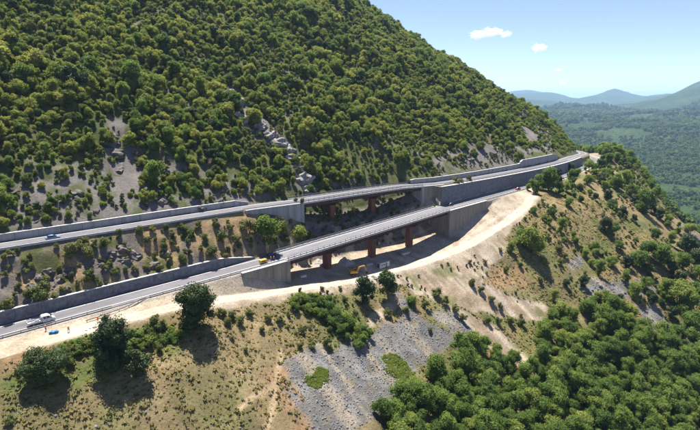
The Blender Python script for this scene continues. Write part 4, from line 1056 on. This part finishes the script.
for k, (u, v, w) in enumerate([(112, 150, 9), (118, 165, 9), (110, 135, 8), (40, 205, 8), (36, 215, 9), (160, 200, 7), (150, 190, 8), (8, 190, 10), (130, 15, 9), (137, 22, 8), (220, 198, 7), (200, 205, 6), (75, 190, 8), (95, 210, 7)]):
    crag(u, v, w, 'weathered rock in the bare slope above the pale wall of the upper road', 90+k, 'rocks of the bare slope')
for k, (u, v, w) in enumerate([(512, 104, 8), (520, 112, 9), (527, 121, 9), (533, 131, 9), (540, 140, 8), (506, 98, 6), (518, 128, 7), (546, 148, 7), (470, 158, 6), (490, 152, 6)]):
    crag(u, v, w, 'pinkish crag on the steep rocky end of the mountain, above the road bend', 110+k, 'crags at the end of the mountain')
# broken rock face between the roads
for k, (u, v, w) in enumerate([(35, 274, 8), (48, 268, 8), (60, 276, 9), (70, 268, 8), (30, 286, 7), (112, 252, 7), (122, 258, 8), (135, 252, 8), (146, 256, 7), (155, 262, 7), (120, 246, 7), (55, 284, 7), (66, 285, 6), (165, 252, 6), (322, 230, 7), (345, 222, 7), (358, 215, 7), (312, 226, 6), (100, 262, 7)]):
    crag(u, v, w, 'broken brown grey rock on the slope between the roads', 130+k, 'rocks between the roads')
# ------------------------------------------------------------------ vehicles, plant, people
def wheel(parent, x, y, r, w):
    t = MB().cyl((x, y-w/2, r), (x, y+w/2, r), r, r, 14).build('wheel', M['rubber'], parent)
    sgn = 1 if y > 0 else -1
    MB().cyl((x, y+sgn*w*.5, r), (x, y+sgn*(w*.5+.02), r), r*.6, r*.52, 12).build('rim', M['grey'], t)
def loft(secs):
    """closed hull through rectangular-ish cross-sections (x, half width low, half width high, z0, z1)"""
    mb = MB(); V = []; F = []
    for x, a, b, z0, z1 in secs:
        zm = z0+(z1-z0)*.45
        V += [(x, -a*.94, z0), (x, a*.94, z0), (x, a, zm), (x, b, z1-.05), (x, b*.9, z1), (x, -b*.9, z1), (x, -b, z1-.05), (x, -a, zm)]
    n = 8
    for i in range(len(secs)-1):
        for k in range(n): F.append((i*n+k, (i+1)*n+k, (i+1)*n+(k+1) % n, i*n+(k+1) % n))
    F += [tuple(range(n)), tuple(range(len(secs)*n-1, (len(secs)-1)*n-1, -1))]
    mb.add(V, F); return mb
def car(x, y, z, rz, paint, label, wagon=False):
    e = empty('car', (x, y, z), rz, label, 'car')
    loft([(-2.1, .72, .66, .42, .80), (-2.0, .82, .78, .30, .92), (-1.2, .87, .82, .24, .96), (.9, .87, .82, .24, .95), (1.75, .84, .76, .26, .82), (2.1, .70, .60, .38, .66)]).build('body', M[paint], e, True)
    rear = -1.95 if wagon else -1.55
    loft([(rear, .76, .70, .90, 1.0), (rear+.35, .78, .62, .90, 1.40), (-.2, .78, .63, .90, 1.47), (.35, .77, .60, .90, 1.40), (1.15, .74, .70, .90, .96)]).build('cabin', M['glass'], e, True)
    loft([(rear+.42, .60, .56, 1.40, 1.45), (-.2, .62, .58, 1.44, 1.51), (.30, .58, .54, 1.40, 1.44)]).build('roof', M[paint], e, True)
    for yy in (-.71, .71):
        MB().bar([(.1, yy, .92), (-.05, yy*.86, 1.44)], .06, .09).build('door_pillar', M[paint], e)
    for xx in (-1.3, 1.32):
        for yy in (-.80, .80): wheel(e, xx, yy, .32, .22)
    for yy in (-.55, .55):
        MB().box(2.02, 2.1, yy-.16, yy+.16, .56, .68).build('headlight', M['lamp'], e); MB().box(-2.12, -2.04, yy-.14, yy+.14, .66, .80).build('tail_light', M['red'], e)
    return e
def on_road(u, v, tlow, upper=False, ds=None):
    """station of the carriageway seen at photo column u"""
    zf = zu if upper else zr; tf = (lambda s: tu(s)) if upper else (lambda s: s*0)
    s = np.linspace(-130, 420, 5500); x, y = xy(s, tf(s)+tlow); uu, vv, d = proj(x, y, zf(s)); i = int(np.argmin(np.abs(uu-u)))
    return float(x[i]), float(y[i]), float(zf(s[i]))+.06, heading(s[i]), float(s[i])

# white crew-cab dropside truck
x, y, z, hd, s0 = on_road(42, 0, 2.0)
e = empty('pickup_truck', (x, y, z), hd, 'white crew cab truck with dropside bed, stopped at the edge of the lower road', 'truck')
MB().box(-3.0, 2.9, -.42, .42, .46, .66).build('chassis', M['rubber'], e)
cab = loft([(.05, .98, .86, .55, 2.22), (.3, 1.0, .90, .50, 2.32), (1.55, 1.0, .90, .48, 2.30), (2.05, 1.0, .84, .46, 1.95), (2.45, .98, .92, .44, 1.38), (3.0, .96, .88, .42, 1.22), (3.2, .88, .80, .45, .95)]).build('cab', M['white'], e, False)
for yy in (-1, 1):
    for a, b in ((.32, .98), (1.08, 1.9)):
        MB().add([(a, yy*1.005, 1.42), (b, yy*1.005, 1.42), (b-.12 if b > 1.5 else b, yy*.925, 2.08), (a, yy*.925, 2.1)], [(0, 1, 2, 3)]).build('side_window', M['glass'], cab)
    MB().box(1.02, 1.06, yy*1.0-.02, yy*1.0+.02, .6, 1.4).build('door_seam', M['rubber'], cab)
    MB().box(2.1, 2.22, yy*1.08-.09, yy*1.08+.09, 1.35, 1.7).build('mirror', M['rubber'], cab)
    MB().box(3.1, 3.23, yy*.7-.15, yy*.7+.15, .75, .95).build('headlight', M['lamp'], cab)
MB().add([(2.0, -.78, 2.0), (2.0, .78, 2.0), (2.47, .86, 1.42), (2.47, -.86, 1.42)], [(0, 3, 2, 1)]).build('windscreen', M['glass'], cab)
for q in (0,):
    bed = MB().box(-3.3, -.05, -1.05, 1.05, .80, .92).build('cargo_bed', M['grey'], e)
    for yy in (-1.05, 1.05): MB().box(-3.3, -.05, yy-.03, yy+.03, .92, 1.32).build('dropside', M['white'], bed)
    MB().box(-3.33, -3.27, -1.02, 1.02, .92, 1.32).build('tailgate', M['white'], bed)
    MB().box(-.12, -.05, -1.02, 1.02, .92, 2.0).build('headboard', M['grey'], bed)
for xx in (-2.1, 2.15):
    for yy in (-.88, .88): wheel(e, xx, yy, .37, .26)
for yy in (-.8, .8): MB().box(-3.4, -3.32, yy-.14, yy+.14, .62, .76).build('tail_light', M['red'], e)
ld = Matrix.Translation((x, y, z)) @ Matrix.Rotation(hd, 4, 'Z')
for k, (lx, ly, sz_) in enumerate(((-1.0, .3, .45), (-2.0, -.3, .4))):
    p_ = ld @ Vector((lx, ly, .922)); o = MB().box(-sz_, sz_, -.3, .3, 0, .35).build('crate', M['spoil'], bevel=.03); o.location = p_; o.rotation_euler = (0, 0, hd+.2*k)
    tag(o, ['brown crate on the truck bed just behind the cab', 'brown crate on the truck bed near the tailgate'][k], 'crate')

x, y, z, hd, s0 = on_road(450.5, 0, 5.6); car(x, y, z, hd+math.pi, 'black', 'black car crossing the lower bridge at the far abutment')
x, y, z, hd, s0 = on_road(518, 0, 2.4); car(x, y, z, hd, 'red', 'small red car on the lower road beneath the tall dark wall')
x, y, z, hd, s0 = on_road(53, 0, 2.2, True); car(x, y, z, hd, 'silverblue', 'pale blue car on the upper road beside the pale concrete wall')
x, y, z, hd, s0 = on_road(272, 0, 7.4); car(x, y, z, hd, 'navy', 'dark blue estate car parked near the end of the dark retaining wall', True)

# yellow towed compressor on the lower road
x, y, z, hd, s0 = on_road(263.5, 0, 2.4)
e = empty('site_compressor', (x, y, z), hd, 'yellow towed compressor beside two workers on the lower road', 'compressor')
loft([(-1.6, .72, .66, .5, 1.35), (-1.5, .80, .72, .42, 1.55), (1.1, .80, .70, .42, 1.6), (1.6, .72, .6, .5, 1.2)]).build('housing', M['yellow'], e)
MB().bar([(1.5, 0, .55), (2.6, 0, .45)], .12, .12).cyl((2.55, 0, .0), (2.55, 0, .5), .05).build('drawbar', M['rubber'], e)
for yy in (-.78, .78): wheel(e, -.2, yy, .34, .2)
for k in range(4): MB().box(-1.2+.42*k, -.95+.42*k, -.83, -.79, .8, 1.2).build('grille', M['rubber'], e)
MB().cyl((-.9, .3, 1.5), (-.9, .3, 1.95), .06).build('exhaust', M['grey'], e)

# excavator
h = hit(354.5, 275); ex_ = empty('excavator', (h[0], h[1], h[2]), math.radians(14), 'yellow tracked excavator with arm stretched out on the sandy track under the bridge', 'excavator')
for yy in (-1.05, 1.05):
    tr = MB().prism([(-1.75, .25), (-1.4, .02), (1.4, .02), (1.75, .25), (1.75, .6), (1.45, .82), (-1.45, .82), (-1.75, .6)], yy-.28, yy+.28).build('crawler_track', M['rubber'], ex_)
    for xx in (-1.2, -.4, .4, 1.2): MB().cyl((xx, yy-.31, .4), (xx, yy+.31, .4), .2, .2, 10).build('track_roller', M['grey'], tr)
MB().box(-1.2, 1.2, -.75, .75, .4, .85).cyl((0, 0, .85), (0, 0, 1.05), .6, .6, 14).build('undercarriage', M['rubber'], ex_)
house = MB().prism([(-2.1, 1.15), (-2.2, 1.6), (-1.9, 2.15), (-.3, 2.15), (-.2, 1.95), (1.2, 1.95), (1.35, 1.5), (1.35, 1.06), (-1.8, 1.06)], -1.2, 1.2).build('upper_body', M['yellow'], ex_, bevel=.06)
cb_ = MB().prism([(-.2, 1.96), (-.15, 2.75), (.1, 2.85), (.95, 2.85), (1.3, 2.3), (1.3, 1.96)], .25, 1.18).build('cab', M['yellow'], ex_, bevel=.04)
MB().add([(1.02, .32, 2.80), (1.02, 1.1, 2.80), (1.335, 1.1, 2.30), (1.335, .32, 2.30)], [(0, 3, 2, 1)]).build('windscreen', M['glass'], cb_)
for yy in (.243, 1.187): MB().add([(-.05, yy, 2.1), (1.2, yy, 2.1), (1.15, yy, 2.4), (.9, yy, 2.75), (0, yy, 2.68)], [(0, 1, 2, 3, 4)]).build('side_window', M['glass'], cb_)
MB().bar([(.9, -.3, 1.7), (2.2, -.3, 3.7)], .38, .5).bar([(2.1, -.3, 3.6), (4.6, -.3, 3.75)], .34, .42).build('boom', M['yellow'], ex_)
MB().bar([(4.35, -.3, 4.05), (5.35, -.3, 1.25)], .3, .36).build('stick', M['yellow'], ex_)
MB().cyl((1.3, -.3, 1.5), (2.6, -.3, 3.35), .09).cyl((2.8, -.3, 4.0), (4.3, -.3, 4.2), .08).build('hydraulic_ram', M['grey'], ex_)
MB().prism([(5.0, 1.35), (5.6, 1.35), (5.85, .8), (5.5, .25), (4.85, .2), (5.2, .6)], -.8, .2).build('bucket', M['rubber'], ex_)
MB().cyl((-1.5, .5, 2.15), (-1.5, .5, 2.6), .06).build('exhaust', M['rubber'], ex_)

# site cabin and materials under the bridge
h = hit(383, 267); cbn = empty('site_cabin', h[:3], math.radians(40), 'white box shaped site cabin standing beside a bridge pier', 'cabin')
MB().box(-3.0, 3.0, -1.2, 1.2, .12, 2.5).build('cabin_wall', M['cabin'], cbn, bevel=.03)
MB().box(-3.08, 3.08, -1.28, 1.28, 2.502, 2.66).build('roof', M['grey'], cbn)
MB().box(-3.0, 3.0, -1.1, 1.1, -.3, .118).build('skid', M['rubber'], cbn)
MB().box(.5, 1.35, -1.24, -1.202, .2, 2.15).build('door', M['navy'], cbn)
for a in (-2.3, -.9): MB().box(a, a+.9, -1.24, -1.202, 1.1, 1.95).build('window', M['glass'], cbn)
MB().box(-3.04, -3.002, -.6, .6, .2, 2.15).build('end_door', M['navy'], cbn)
def stack(u, v, n, lx, ly, lz, m, label, rz, name, piece):
    h = hit(u, v); e = empty(name, h[:3], rz, label, 'stack')
    for k in range(n): MB().box(-lx/2+.06*(k % 2), lx/2+.05*(k % 3), -ly/2, ly/2-.04*(k % 2), k*lz-.05, (k+1)*lz-.07).build(piece, M[m], e)
    return e
stack(369, 265, 4, 3.4, 1.4, .22, 'grey', 'low stack of grey boards lying beside the site cabin', .5, 'board_stack', 'board')
stack(405, 254, 3, 5.0, 1.6, .30, 'coping', 'pale concrete slabs stacked beyond the site cabin', .7, 'slab_stack', 'slab')
stack(303, 277, 3, 2.6, 1.2, .25, 'white', 'white sheeting stacked before the left bridge abutment', .6, 'sheet_stack', 'sheet')
# heaps of rubble by the excavator bucket
def heap(u, v, w, m, label, seed):
    h = hit(u, v); n = 26; g = np.linspace(-1, 1, n); X, Y = np.meshgrid(g, g); R_ = np.hypot(X, Y)
    Z = np.clip(1-R_, 0, 1)**1.2*.62*(1+.9*fbm(X*3+seed, Y*3, seed, 4))+fbm(X*8, Y*8+seed, seed+2, 2)*.09*(R_ < 1) - .12
    idx = np.arange(n*n).reshape(n, n); f = np.stack([idx[:-1, :-1], idx[:-1, 1:], idx[1:, 1:], idx[1:, :-1]], -1).reshape(-1, 4)
    o = ob('rubble_heap', mesh('rubble_heap', np.stack([X, Y, Z], -1).reshape(-1, 3)*w/2, f, M[m])); o.location = h[:3]; tag(o, label, 'rubble')
heap(373, 277, 3.4, 'stone', 'grey rubble heap under the excavator bucket', 3)
heap(344, 262, 10, 'spoil', 'brown grey spoil heap between the first and second pier of the lower bridge', 5)
heap(318, 262, 8, 'spoil', 'spoil heap beside the first pier near the left abutment', 8)
h = hit(54, 333.5); tb = empty('tarpaulin_bundle', h[:3], .3, 'blue tarpaulin bundle on the verge beside the workers', 'tarpaulin')
loft([(-1.1, .45, .3, -.05, .45), (-.9, .6, .45, -.05, .75), (.1, .65, .5, -.05, .62), (.8, .6, .42, -.05, .8), (1.1, .4, .3, -.05, .5)]).build('sheet', M['tarp'], tb)
MB().box(-.52, -.44, -.66, .66, -.02, .735).box(.44, .52, -.66, .66, -.02, .74).build('strap', M['rubber'], tb)

# ---- workers
def person_mesh(pose):
    J = {'pelvis': (0, 0, .95), 'waist': (0, 0, 1.10), 'chest': (.01, 0, 1.30), 'neck0': (0, 0, 1.46), 'neck': (.01, 0, 1.53), 'head': (.03, 0, 1.62), 'crown': (.025, 0, 1.73)}
    R_ = {'pelvis': (.16, .12), 'waist': (.145, .11), 'chest': (.175, .125), 'neck0': (.10, .08), 'neck': (.055, .055), 'head': (.085, .095), 'crown': (.06, .07)}
    E = [('pelvis', 'waist'), ('waist', 'chest'), ('chest', 'neck0'), ('neck0', 'neck'), ('neck', 'head'), ('head', 'crown')]
    hands = []
    for sgn, leg, arm in ((1, pose[0], pose[2]), (-1, pose[1], pose[3])):
        k = 'l' if sgn > 0 else 'r'
        J['hip'+k] = (0, .10*sgn, .90); J['knee'+k] = (leg*.5+.03, .12*sgn, .50); J['ankle'+k] = (leg, .13*sgn, .09); J['toe'+k] = (leg+.17, .15*sgn, .04)
        R_['hip'+k] = (.10, .10); R_['knee'+k] = (.065, .065); R_['ankle'+k] = (.05, .05); R_['toe'+k] = (.045, .035)
        J['sh'+k] = (0, .20*sgn, 1.42); a = arm
        J['el'+k] = (math.sin(a[0])*.29, .25*sgn, 1.42-math.cos(a[0])*.29)
        ex, ey, ez = J['el'+k]; b = a[0]+a[1]; J['wr'+k] = (ex+math.sin(b)*.25, .25*sgn-.02*sgn, ez-math.cos(b)*.25)
        R_['sh'+k] = (.065, .065); R_['el'+k] = (.046, .046); R_['wr'+k] = (.034, .034)
        E += [('pelvis', 'hip'+k), ('hip'+k, 'knee'+k), ('knee'+k, 'ankle'+k), ('ankle'+k, 'toe'+k), ('neck0', 'sh'+k), ('sh'+k, 'el'+k), ('el'+k, 'wr'+k)]
        hands.append((Vector(J['wr'+k]), Vector((math.sin(b), 0, -math.cos(b))), sgn))
    names = list(J); me = bpy.data.meshes.new('skeleton'); me.from_pydata([J[n] for n in names], [(names.index(a), names.index(b)) for a, b in E], [])
    o = bpy.data.objects.new('skeleton', me); COL.objects.link(o)
    md = o.modifiers.new('skin', 'SKIN'); sub = o.modifiers.new('sub', 'SUBSURF'); sub.levels = 1
    for i, n in enumerate(names):
        sv = me.skin_vertices[0].data[i]; sv.radius = R_[n]; sv.use_root = (n == 'pelvis')
    dg = bpy.context.evaluated_depsgraph_get(); dg.update(); m2 = bpy.data.meshes.new_from_object(o.evaluated_get(dg)); bpy.data.objects.remove(o)
    bm = bmesh.new(); bm.from_mesh(m2)
    for f in bm.faces:
        c = f.calc_center_median(); f.smooth = True
        f.material_index = 2 if c.z > 1.50 else (0 if c.z > .93 else 1)
    extra = MB()
    for w, d, sgn in hands:                     # palm and five unequal fingers, slightly curled
        side = Vector((0, 1, 0)); fw = d.cross(side).normalized(); p = w+d*.09
        extra.cyl(w-d*.02, p, .034, .040, 8)
        for q, L in ((-.027, .062), (-.009, .074), (.009, .07), (.027, .055)):
            a = p+fw*q; k1 = a+d*L*.55-side*sgn*.008; extra.cyl(a-d*.015, k1, .0095, .009, 5); extra.cyl(k1, k1+d*L*.45-side*sgn*.022, .009, .007, 5)
        a = w+d*.035+fw*.03; k1 = a+d*.03+fw*.03; extra.cyl(a, k1, .011, .010, 5); extra.cyl(k1, k1+d*.03+fw*.008-side*sgn*.012, .010, .008, 5)
    hd_ = Vector(J['head'])
    extra.cyl(hd_+Vector((.075, 0, .01)), hd_+Vector((.118, 0, -.015)), .012, .018, 6)
    for yy in (-.085, .085): extra.cyl(hd_+Vector((0, yy*.9, -.03)), hd_+Vector((-.005, yy*1.15, .02)), .02, .022, 6)
    nb = len(bm.faces); tmp = bpy.data.meshes.new('tmp'); tmp.from_pydata([tuple(v) for v in extra.v], [], extra.f); bm.from_mesh(tmp); bm.faces.ensure_lookup_table()
    for k in range(nb, len(bm.faces)): bm.faces[k].material_index = 2
    eyes = MB()
    for yy in (-.033, .033): eyes.cyl(hd_+Vector((.082, yy, .02)), hd_+Vector((.1, yy, .02)), .011, .009, 6)
    eyes.cyl(hd_+Vector((.085, -.025, -.045)), hd_+Vector((.085, .025, -.045)), .011, .011, 5)
    nb = len(bm.faces); tmp = bpy.data.meshes.new('tmp'); tmp.from_pydata([tuple(v) for v in eyes.v], [], eyes.f); bm.from_mesh(tmp); bm.faces.ensure_lookup_table()
    for k in range(nb, len(bm.faces)): bm.faces[k].material_index = 3
    out = bpy.data.meshes.new('body'); bm.to_mesh(out); bm.free()
    for q in ('hivis', 'trouser', 'skin', 'hair'): out.materials.append(M[q])
    return out, hd_
HELM = [(math.cos(a)*r, math.sin(a)*r*.85, z) for r, z in ((.155, .0), (.135, .015), (.125, .06), (.09, .11), (.03, .135)) for a in np.linspace(0, 2*math.pi, 13)[:-1]]
HELMF = [(i*12+k, i*12+(k+1) % 12, (i+1)*12+(k+1) % 12, (i+1)*12+k) for i in range(4) for k in range(12)]+[tuple(range(48, 60))]
def worker(x, y, z, rz, pose, label, scale=1.0):
    me, hd_ = person_mesh(pose); e = empty('person', (x, y, z), rz, label, 'person'); e.scale = (scale,)*3
    ob('body', me, e); ob('helmet', mesh('helmet', HELM, HELMF, M['helmet'], True), e, (hd_.x, 0, hd_.z+.03))
    vest = MB()
    return e
stand = (0., .03, (.08, .25), (-.05, .3)); walk = (.28, -.24, (-.35, .3), (.4, .4)); point = (.05, -.05, (1.2, .3), (.05, .5))
def wk(u, v, rz, pose, label, sc=1.04):
    h = hit(u, v); worker(h[0], h[1], h[2]+.02, rz, pose, label, sc)
wk(46, 331.2, 1.2, stand, 'person in orange workwear and dark trousers standing beside the white truck')
wk(69, 332.2, -.8, walk, 'person in orange workwear walking on the verge between the truck and the detached guardrail')
wk(98, 322.4, 2.4, point, 'person in orange workwear at the end of the detached guardrail')
x, y, z, hd, s0 = on_road(271, 0, 2.4); worker(x, y, z, 2.6, stand, 'person in orange workwear on the lower road, next to the yellow compressor', 1.03)
x, y, z, hd, s0 = on_road(274, 0, 2.2); worker(x, y, z, 3.4, walk, 'person in orange workwear on the lower road, by the bridge end away from the compressor', 1.03)
# ------------------------------------------------------------------ valley, far mountains, clouds, haze
def far_z(x, y):
    d = np.hypot(x, y); az = np.degrees(np.arctan2(x, y))                 # azimuth of the place seen from the bend of the road
    base = np.interp(d, [0, 500, 900, 1500, 3000, 5000, 8000, 11000, 20000, 45000], [-330, -330, -300, -285, -255, -205, -95, -40, 0, 0])
    # the valley is deepest along a line running away to the right
    base = base + 120*np.clip((24-az)/30, 0, 1.2)*ss(700, 2500, d)
    hill = (.2-np.abs(fbm(x/2300, y/2300, 201, 4)))*520*ss(1200, 4200, d) + (.18-np.abs(fbm(x/800, y/800, 203, 4)))*260*ss(600, 1800, d)*(1-.5*ss(6000, 9000, d))
    # far range, and the big mountain rising to the right
    rng_h = np.interp(az, [-40, 8, 17, 20.3, 22, 24.8, 26, 28.1, 29.5, 30.8, 34, 37, 45, 60, 80], [300, 200, 130, 260, 190, 0, 90, 330, 190, 50, 120, 250, 300, 260, 200])
    ridge = rng_h*np.exp(-((d-15500)/2600)**2)*1.12
    rm = np.interp(az, [22, 29.5, 31, 32.5, 35.7, 40, 46, 60, 80], [0, 0, 60, 140, 310, 420, 560, 560, 450])*np.exp(-((d-9000)/2700)**2)
    rough = fbm(x/1100, y/1100, 205, 5)*100*ss(6000, 9500, d)
    return base+hill+ridge+rm+rough
na_, nd_ = 230, 260
aa = np.radians(np.linspace(-62, 88, na_)); ddv = np.geomspace(330, 42000, nd_)
A_, D_ = np.meshgrid(aa, ddv); FX = np.sin(A_)*D_; FY = np.cos(A_)*D_; FZ_ = far_z(FX, FY)
# keep clear of the near slopes
s_, t_ = st(FX, FY); near_ = (t_ > -430) & (s_ < 905) & (s_ > -230)
FZ_ = np.where(near_, np.minimum(FZ_, -340), FZ_)
vid = np.arange(FX.size).reshape(FX.shape)
ff = np.stack([vid[:-1, :-1], vid[:-1, 1:], vid[1:, 1:], vid[1:, :-1]], -1).reshape(-1, 4)
vm, vnt, vb = newmat('valley_cover')
geo = N(vnt, 'ShaderNodeNewGeometry')
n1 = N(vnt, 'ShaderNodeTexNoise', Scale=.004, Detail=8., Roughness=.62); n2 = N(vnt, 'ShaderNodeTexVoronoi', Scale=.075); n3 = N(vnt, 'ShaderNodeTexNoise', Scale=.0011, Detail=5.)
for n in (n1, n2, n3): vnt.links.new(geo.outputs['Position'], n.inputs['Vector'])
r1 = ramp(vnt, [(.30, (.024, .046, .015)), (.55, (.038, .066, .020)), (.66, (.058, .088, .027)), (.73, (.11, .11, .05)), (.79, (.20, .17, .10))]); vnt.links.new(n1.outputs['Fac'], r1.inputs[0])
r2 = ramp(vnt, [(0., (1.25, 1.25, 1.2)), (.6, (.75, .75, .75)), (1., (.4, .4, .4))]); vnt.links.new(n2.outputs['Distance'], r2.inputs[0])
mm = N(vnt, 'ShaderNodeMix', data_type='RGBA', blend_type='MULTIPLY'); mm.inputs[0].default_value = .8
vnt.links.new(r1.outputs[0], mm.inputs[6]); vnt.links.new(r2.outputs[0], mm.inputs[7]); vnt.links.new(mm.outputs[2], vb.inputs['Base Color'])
vb.inputs['Roughness'].default_value = .95; setspec(vb, .1)
b1 = N(vnt, 'ShaderNodeBump', Strength=1., Distance=9., invert=True); vnt.links.new(n2.outputs['Distance'], b1.inputs['Height']); vnt.links.new(b1.outputs[0], vb.inputs['Normal'])
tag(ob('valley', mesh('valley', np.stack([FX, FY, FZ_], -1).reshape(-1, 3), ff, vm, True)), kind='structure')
# trees of the valley wood, out to where they merge with the ground
pts = []
r = np.random.default_rng(77)
for d0, d1, step in ((600, 1000, 8.5), (1000, 1700, 11), (1700, 2800, 16), (2800, 4200, 24), (4200, 6500, 36)):
    area_ = .5*(math.radians(46)-math.radians(17))*(d1*d1-d0*d0); n = int(area_/step**2)
    d = np.sqrt(r.uniform(d0*d0, d1*d1, n)); a = r.uniform(math.radians(17), math.radians(46), n); x = np.sin(a)*d; y = np.cos(a)*d
    s, t = st(x, y); z = far_z(x, y); k = ((t < -405) | (s > 890)) & (fbm(x/160, y/160, 301, 3) > -.13)
    pts += list(zip(x[k], y[k], z[k]-.8, r.uniform(.75, 1.35, k.sum())*step/9., r.uniform(0, 6.28, k.sum())))
scatter('valley_forest', 'continuous green forest on the floor of the far valley', 'forest', pts, 'far')
# slope of the near hillside that runs down into the valley
s_, t_ = jgrid(180, 890, -412, -60, 9., 19); x_, y_ = xy(s_, t_)
k_ = (fbm(x_/60, y_/60, 303, 3) > -.12) & (fbm(x_/22, y_/22, 305, 2) > -.16) & ~pip(wood_poly[0], x_, y_) & ((s_ > 330) | (t_ < -190)); s_, t_, x_, y_ = s_[k_], t_[k_], x_[k_], y_[k_]; z_ = gz(s_, t_); k_ = seen(x_, y_, z_)
scatter('hillside_woods', 'green woods on the back slope running down to the valley', 'forest', list(zip(x_[k_], y_[k_], z_[k_]-.4, rng.uniform(.6, 1.1, k_.sum()), rng.uniform(0, 6.28, k_.sum()))), 'far')

# clouds: small puffs of scattering vapour far above the valley
cm_ = bpy.data.materials.new('cloud_vapour'); cm_.use_nodes = True; cn = cm_.node_tree; cn.nodes.clear()
co = cn.nodes.new('ShaderNodeOutputMaterial'); pv = cn.nodes.new('ShaderNodeVolumePrincipled'); pv.inputs['Color'].default_value = (1, 1, 1, 1); pv.inputs['Anisotropy'].default_value = .35
tc = cn.nodes.new('ShaderNodeTexCoord'); nz_ = N(cn, 'ShaderNodeTexNoise', Scale=2.2, Detail=5., Roughness=.6); cn.links.new(tc.outputs['Object'], nz_.inputs['Vector'])
ln = N(cn, 'ShaderNodeVectorMath', operation='LENGTH'); cn.links.new(tc.outputs['Object'], ln.inputs[0])
ma = N(cn, 'ShaderNodeMath', operation='MULTIPLY_ADD'); cn.links.new(nz_.outputs['Fac'], ma.inputs[0]); ma.inputs[1].default_value = 2.4
sb_ = N(cn, 'ShaderNodeMath', operation='MULTIPLY_ADD'); cn.links.new(ln.outputs['Value'], sb_.inputs[0]); sb_.inputs[1].default_value = -1.25; sb_.inputs[2].default_value = -.25
cn.links.new(sb_.outputs[0], ma.inputs[2])
mxx = N(cn, 'ShaderNodeMath', operation='MULTIPLY', use_clamp=False); cn.links.new(ma.outputs[0], mxx.inputs[0]); mxx.inputs[1].default_value = .03
mx0 = N(cn, 'ShaderNodeMath', operation='MAXIMUM'); cn.links.new(mxx.outputs[0], mx0.inputs[0]); mx0.inputs[1].default_value = 0.
cn.links.new(mx0.outputs[0], pv.inputs['Density']); cn.links.new(pv.outputs[0], co.inputs['Volume'])
def cloud(u, v, wpx, hpx, label, D=9000., parts=((0, 0, 1),)):
    dx = (u-350)/FPX; dy = (215-v)/FPX; dr = Vector((dx, CPI+dy*SPI, -SPI+dy*CPI)); k = D/dr.y
    c = Vector((0, 0, CAMH))+dr*k; w = wpx*D/FPX/2; h_ = hpx*D/FPX/2
    e = empty('cloud', c, 0, label, 'cloud', 'small fair-weather clouds')
    v0, f = ICO2
    for px, pz, sc in parts:
        me = mesh('puff', v0*1.0, f, cm_); ob('puff', me, e, (px*w, 0, pz*h_), (0, 0, px*2.), (w*sc*.75, w*sc*.6, h_*sc))
    return e
cloud(490, 33, 40, 13, 'ragged white cloud, the widest and highest over the mountain shoulder', parts=((-.55, -.2, .8), (.05, .15, .85), (.75, -.15, .6)))
cloud(539, 48, 24, 12, 'compact white puff of cloud below the ragged wide one', parts=((0, 0, 1.),))
cloud(558, 70, 12, 6, 'tiny white cloud between the compact puff and the far range', parts=((0, 0, 1.),))
cloud(562, 83, 14, 7, 'faint wisp of cloud lowest over the far range', parts=((0, 0, .9),))
# haze: one even body of air round camera and ground
hm = bpy.data.materials.new('air'); hm.use_nodes = True; hn = hm.node_tree; hn.nodes.clear()
ho = hn.nodes.new('ShaderNodeOutputMaterial'); hv = hn.nodes.new('ShaderNodeVolumePrincipled')
hv.inputs['Color'].default_value = (.45, .68, 1, 1); hv.inputs['Density'].default_value = 5e-5; hv.inputs['Anisotropy'].default_value = .2
hn.links.new(hv.outputs[0], ho.inputs['Volume'])
zmin = float(FZ_.min())-2; zmax = max(float(FZ_.max()), 330.)+8
h_ = MB().box(-42500, 42500, -2000, 42500, zmin, zmax).build('haze', hm); tag(h_, 'thin pale blue haze in the air over the valley', 'haze', kind='stuff')
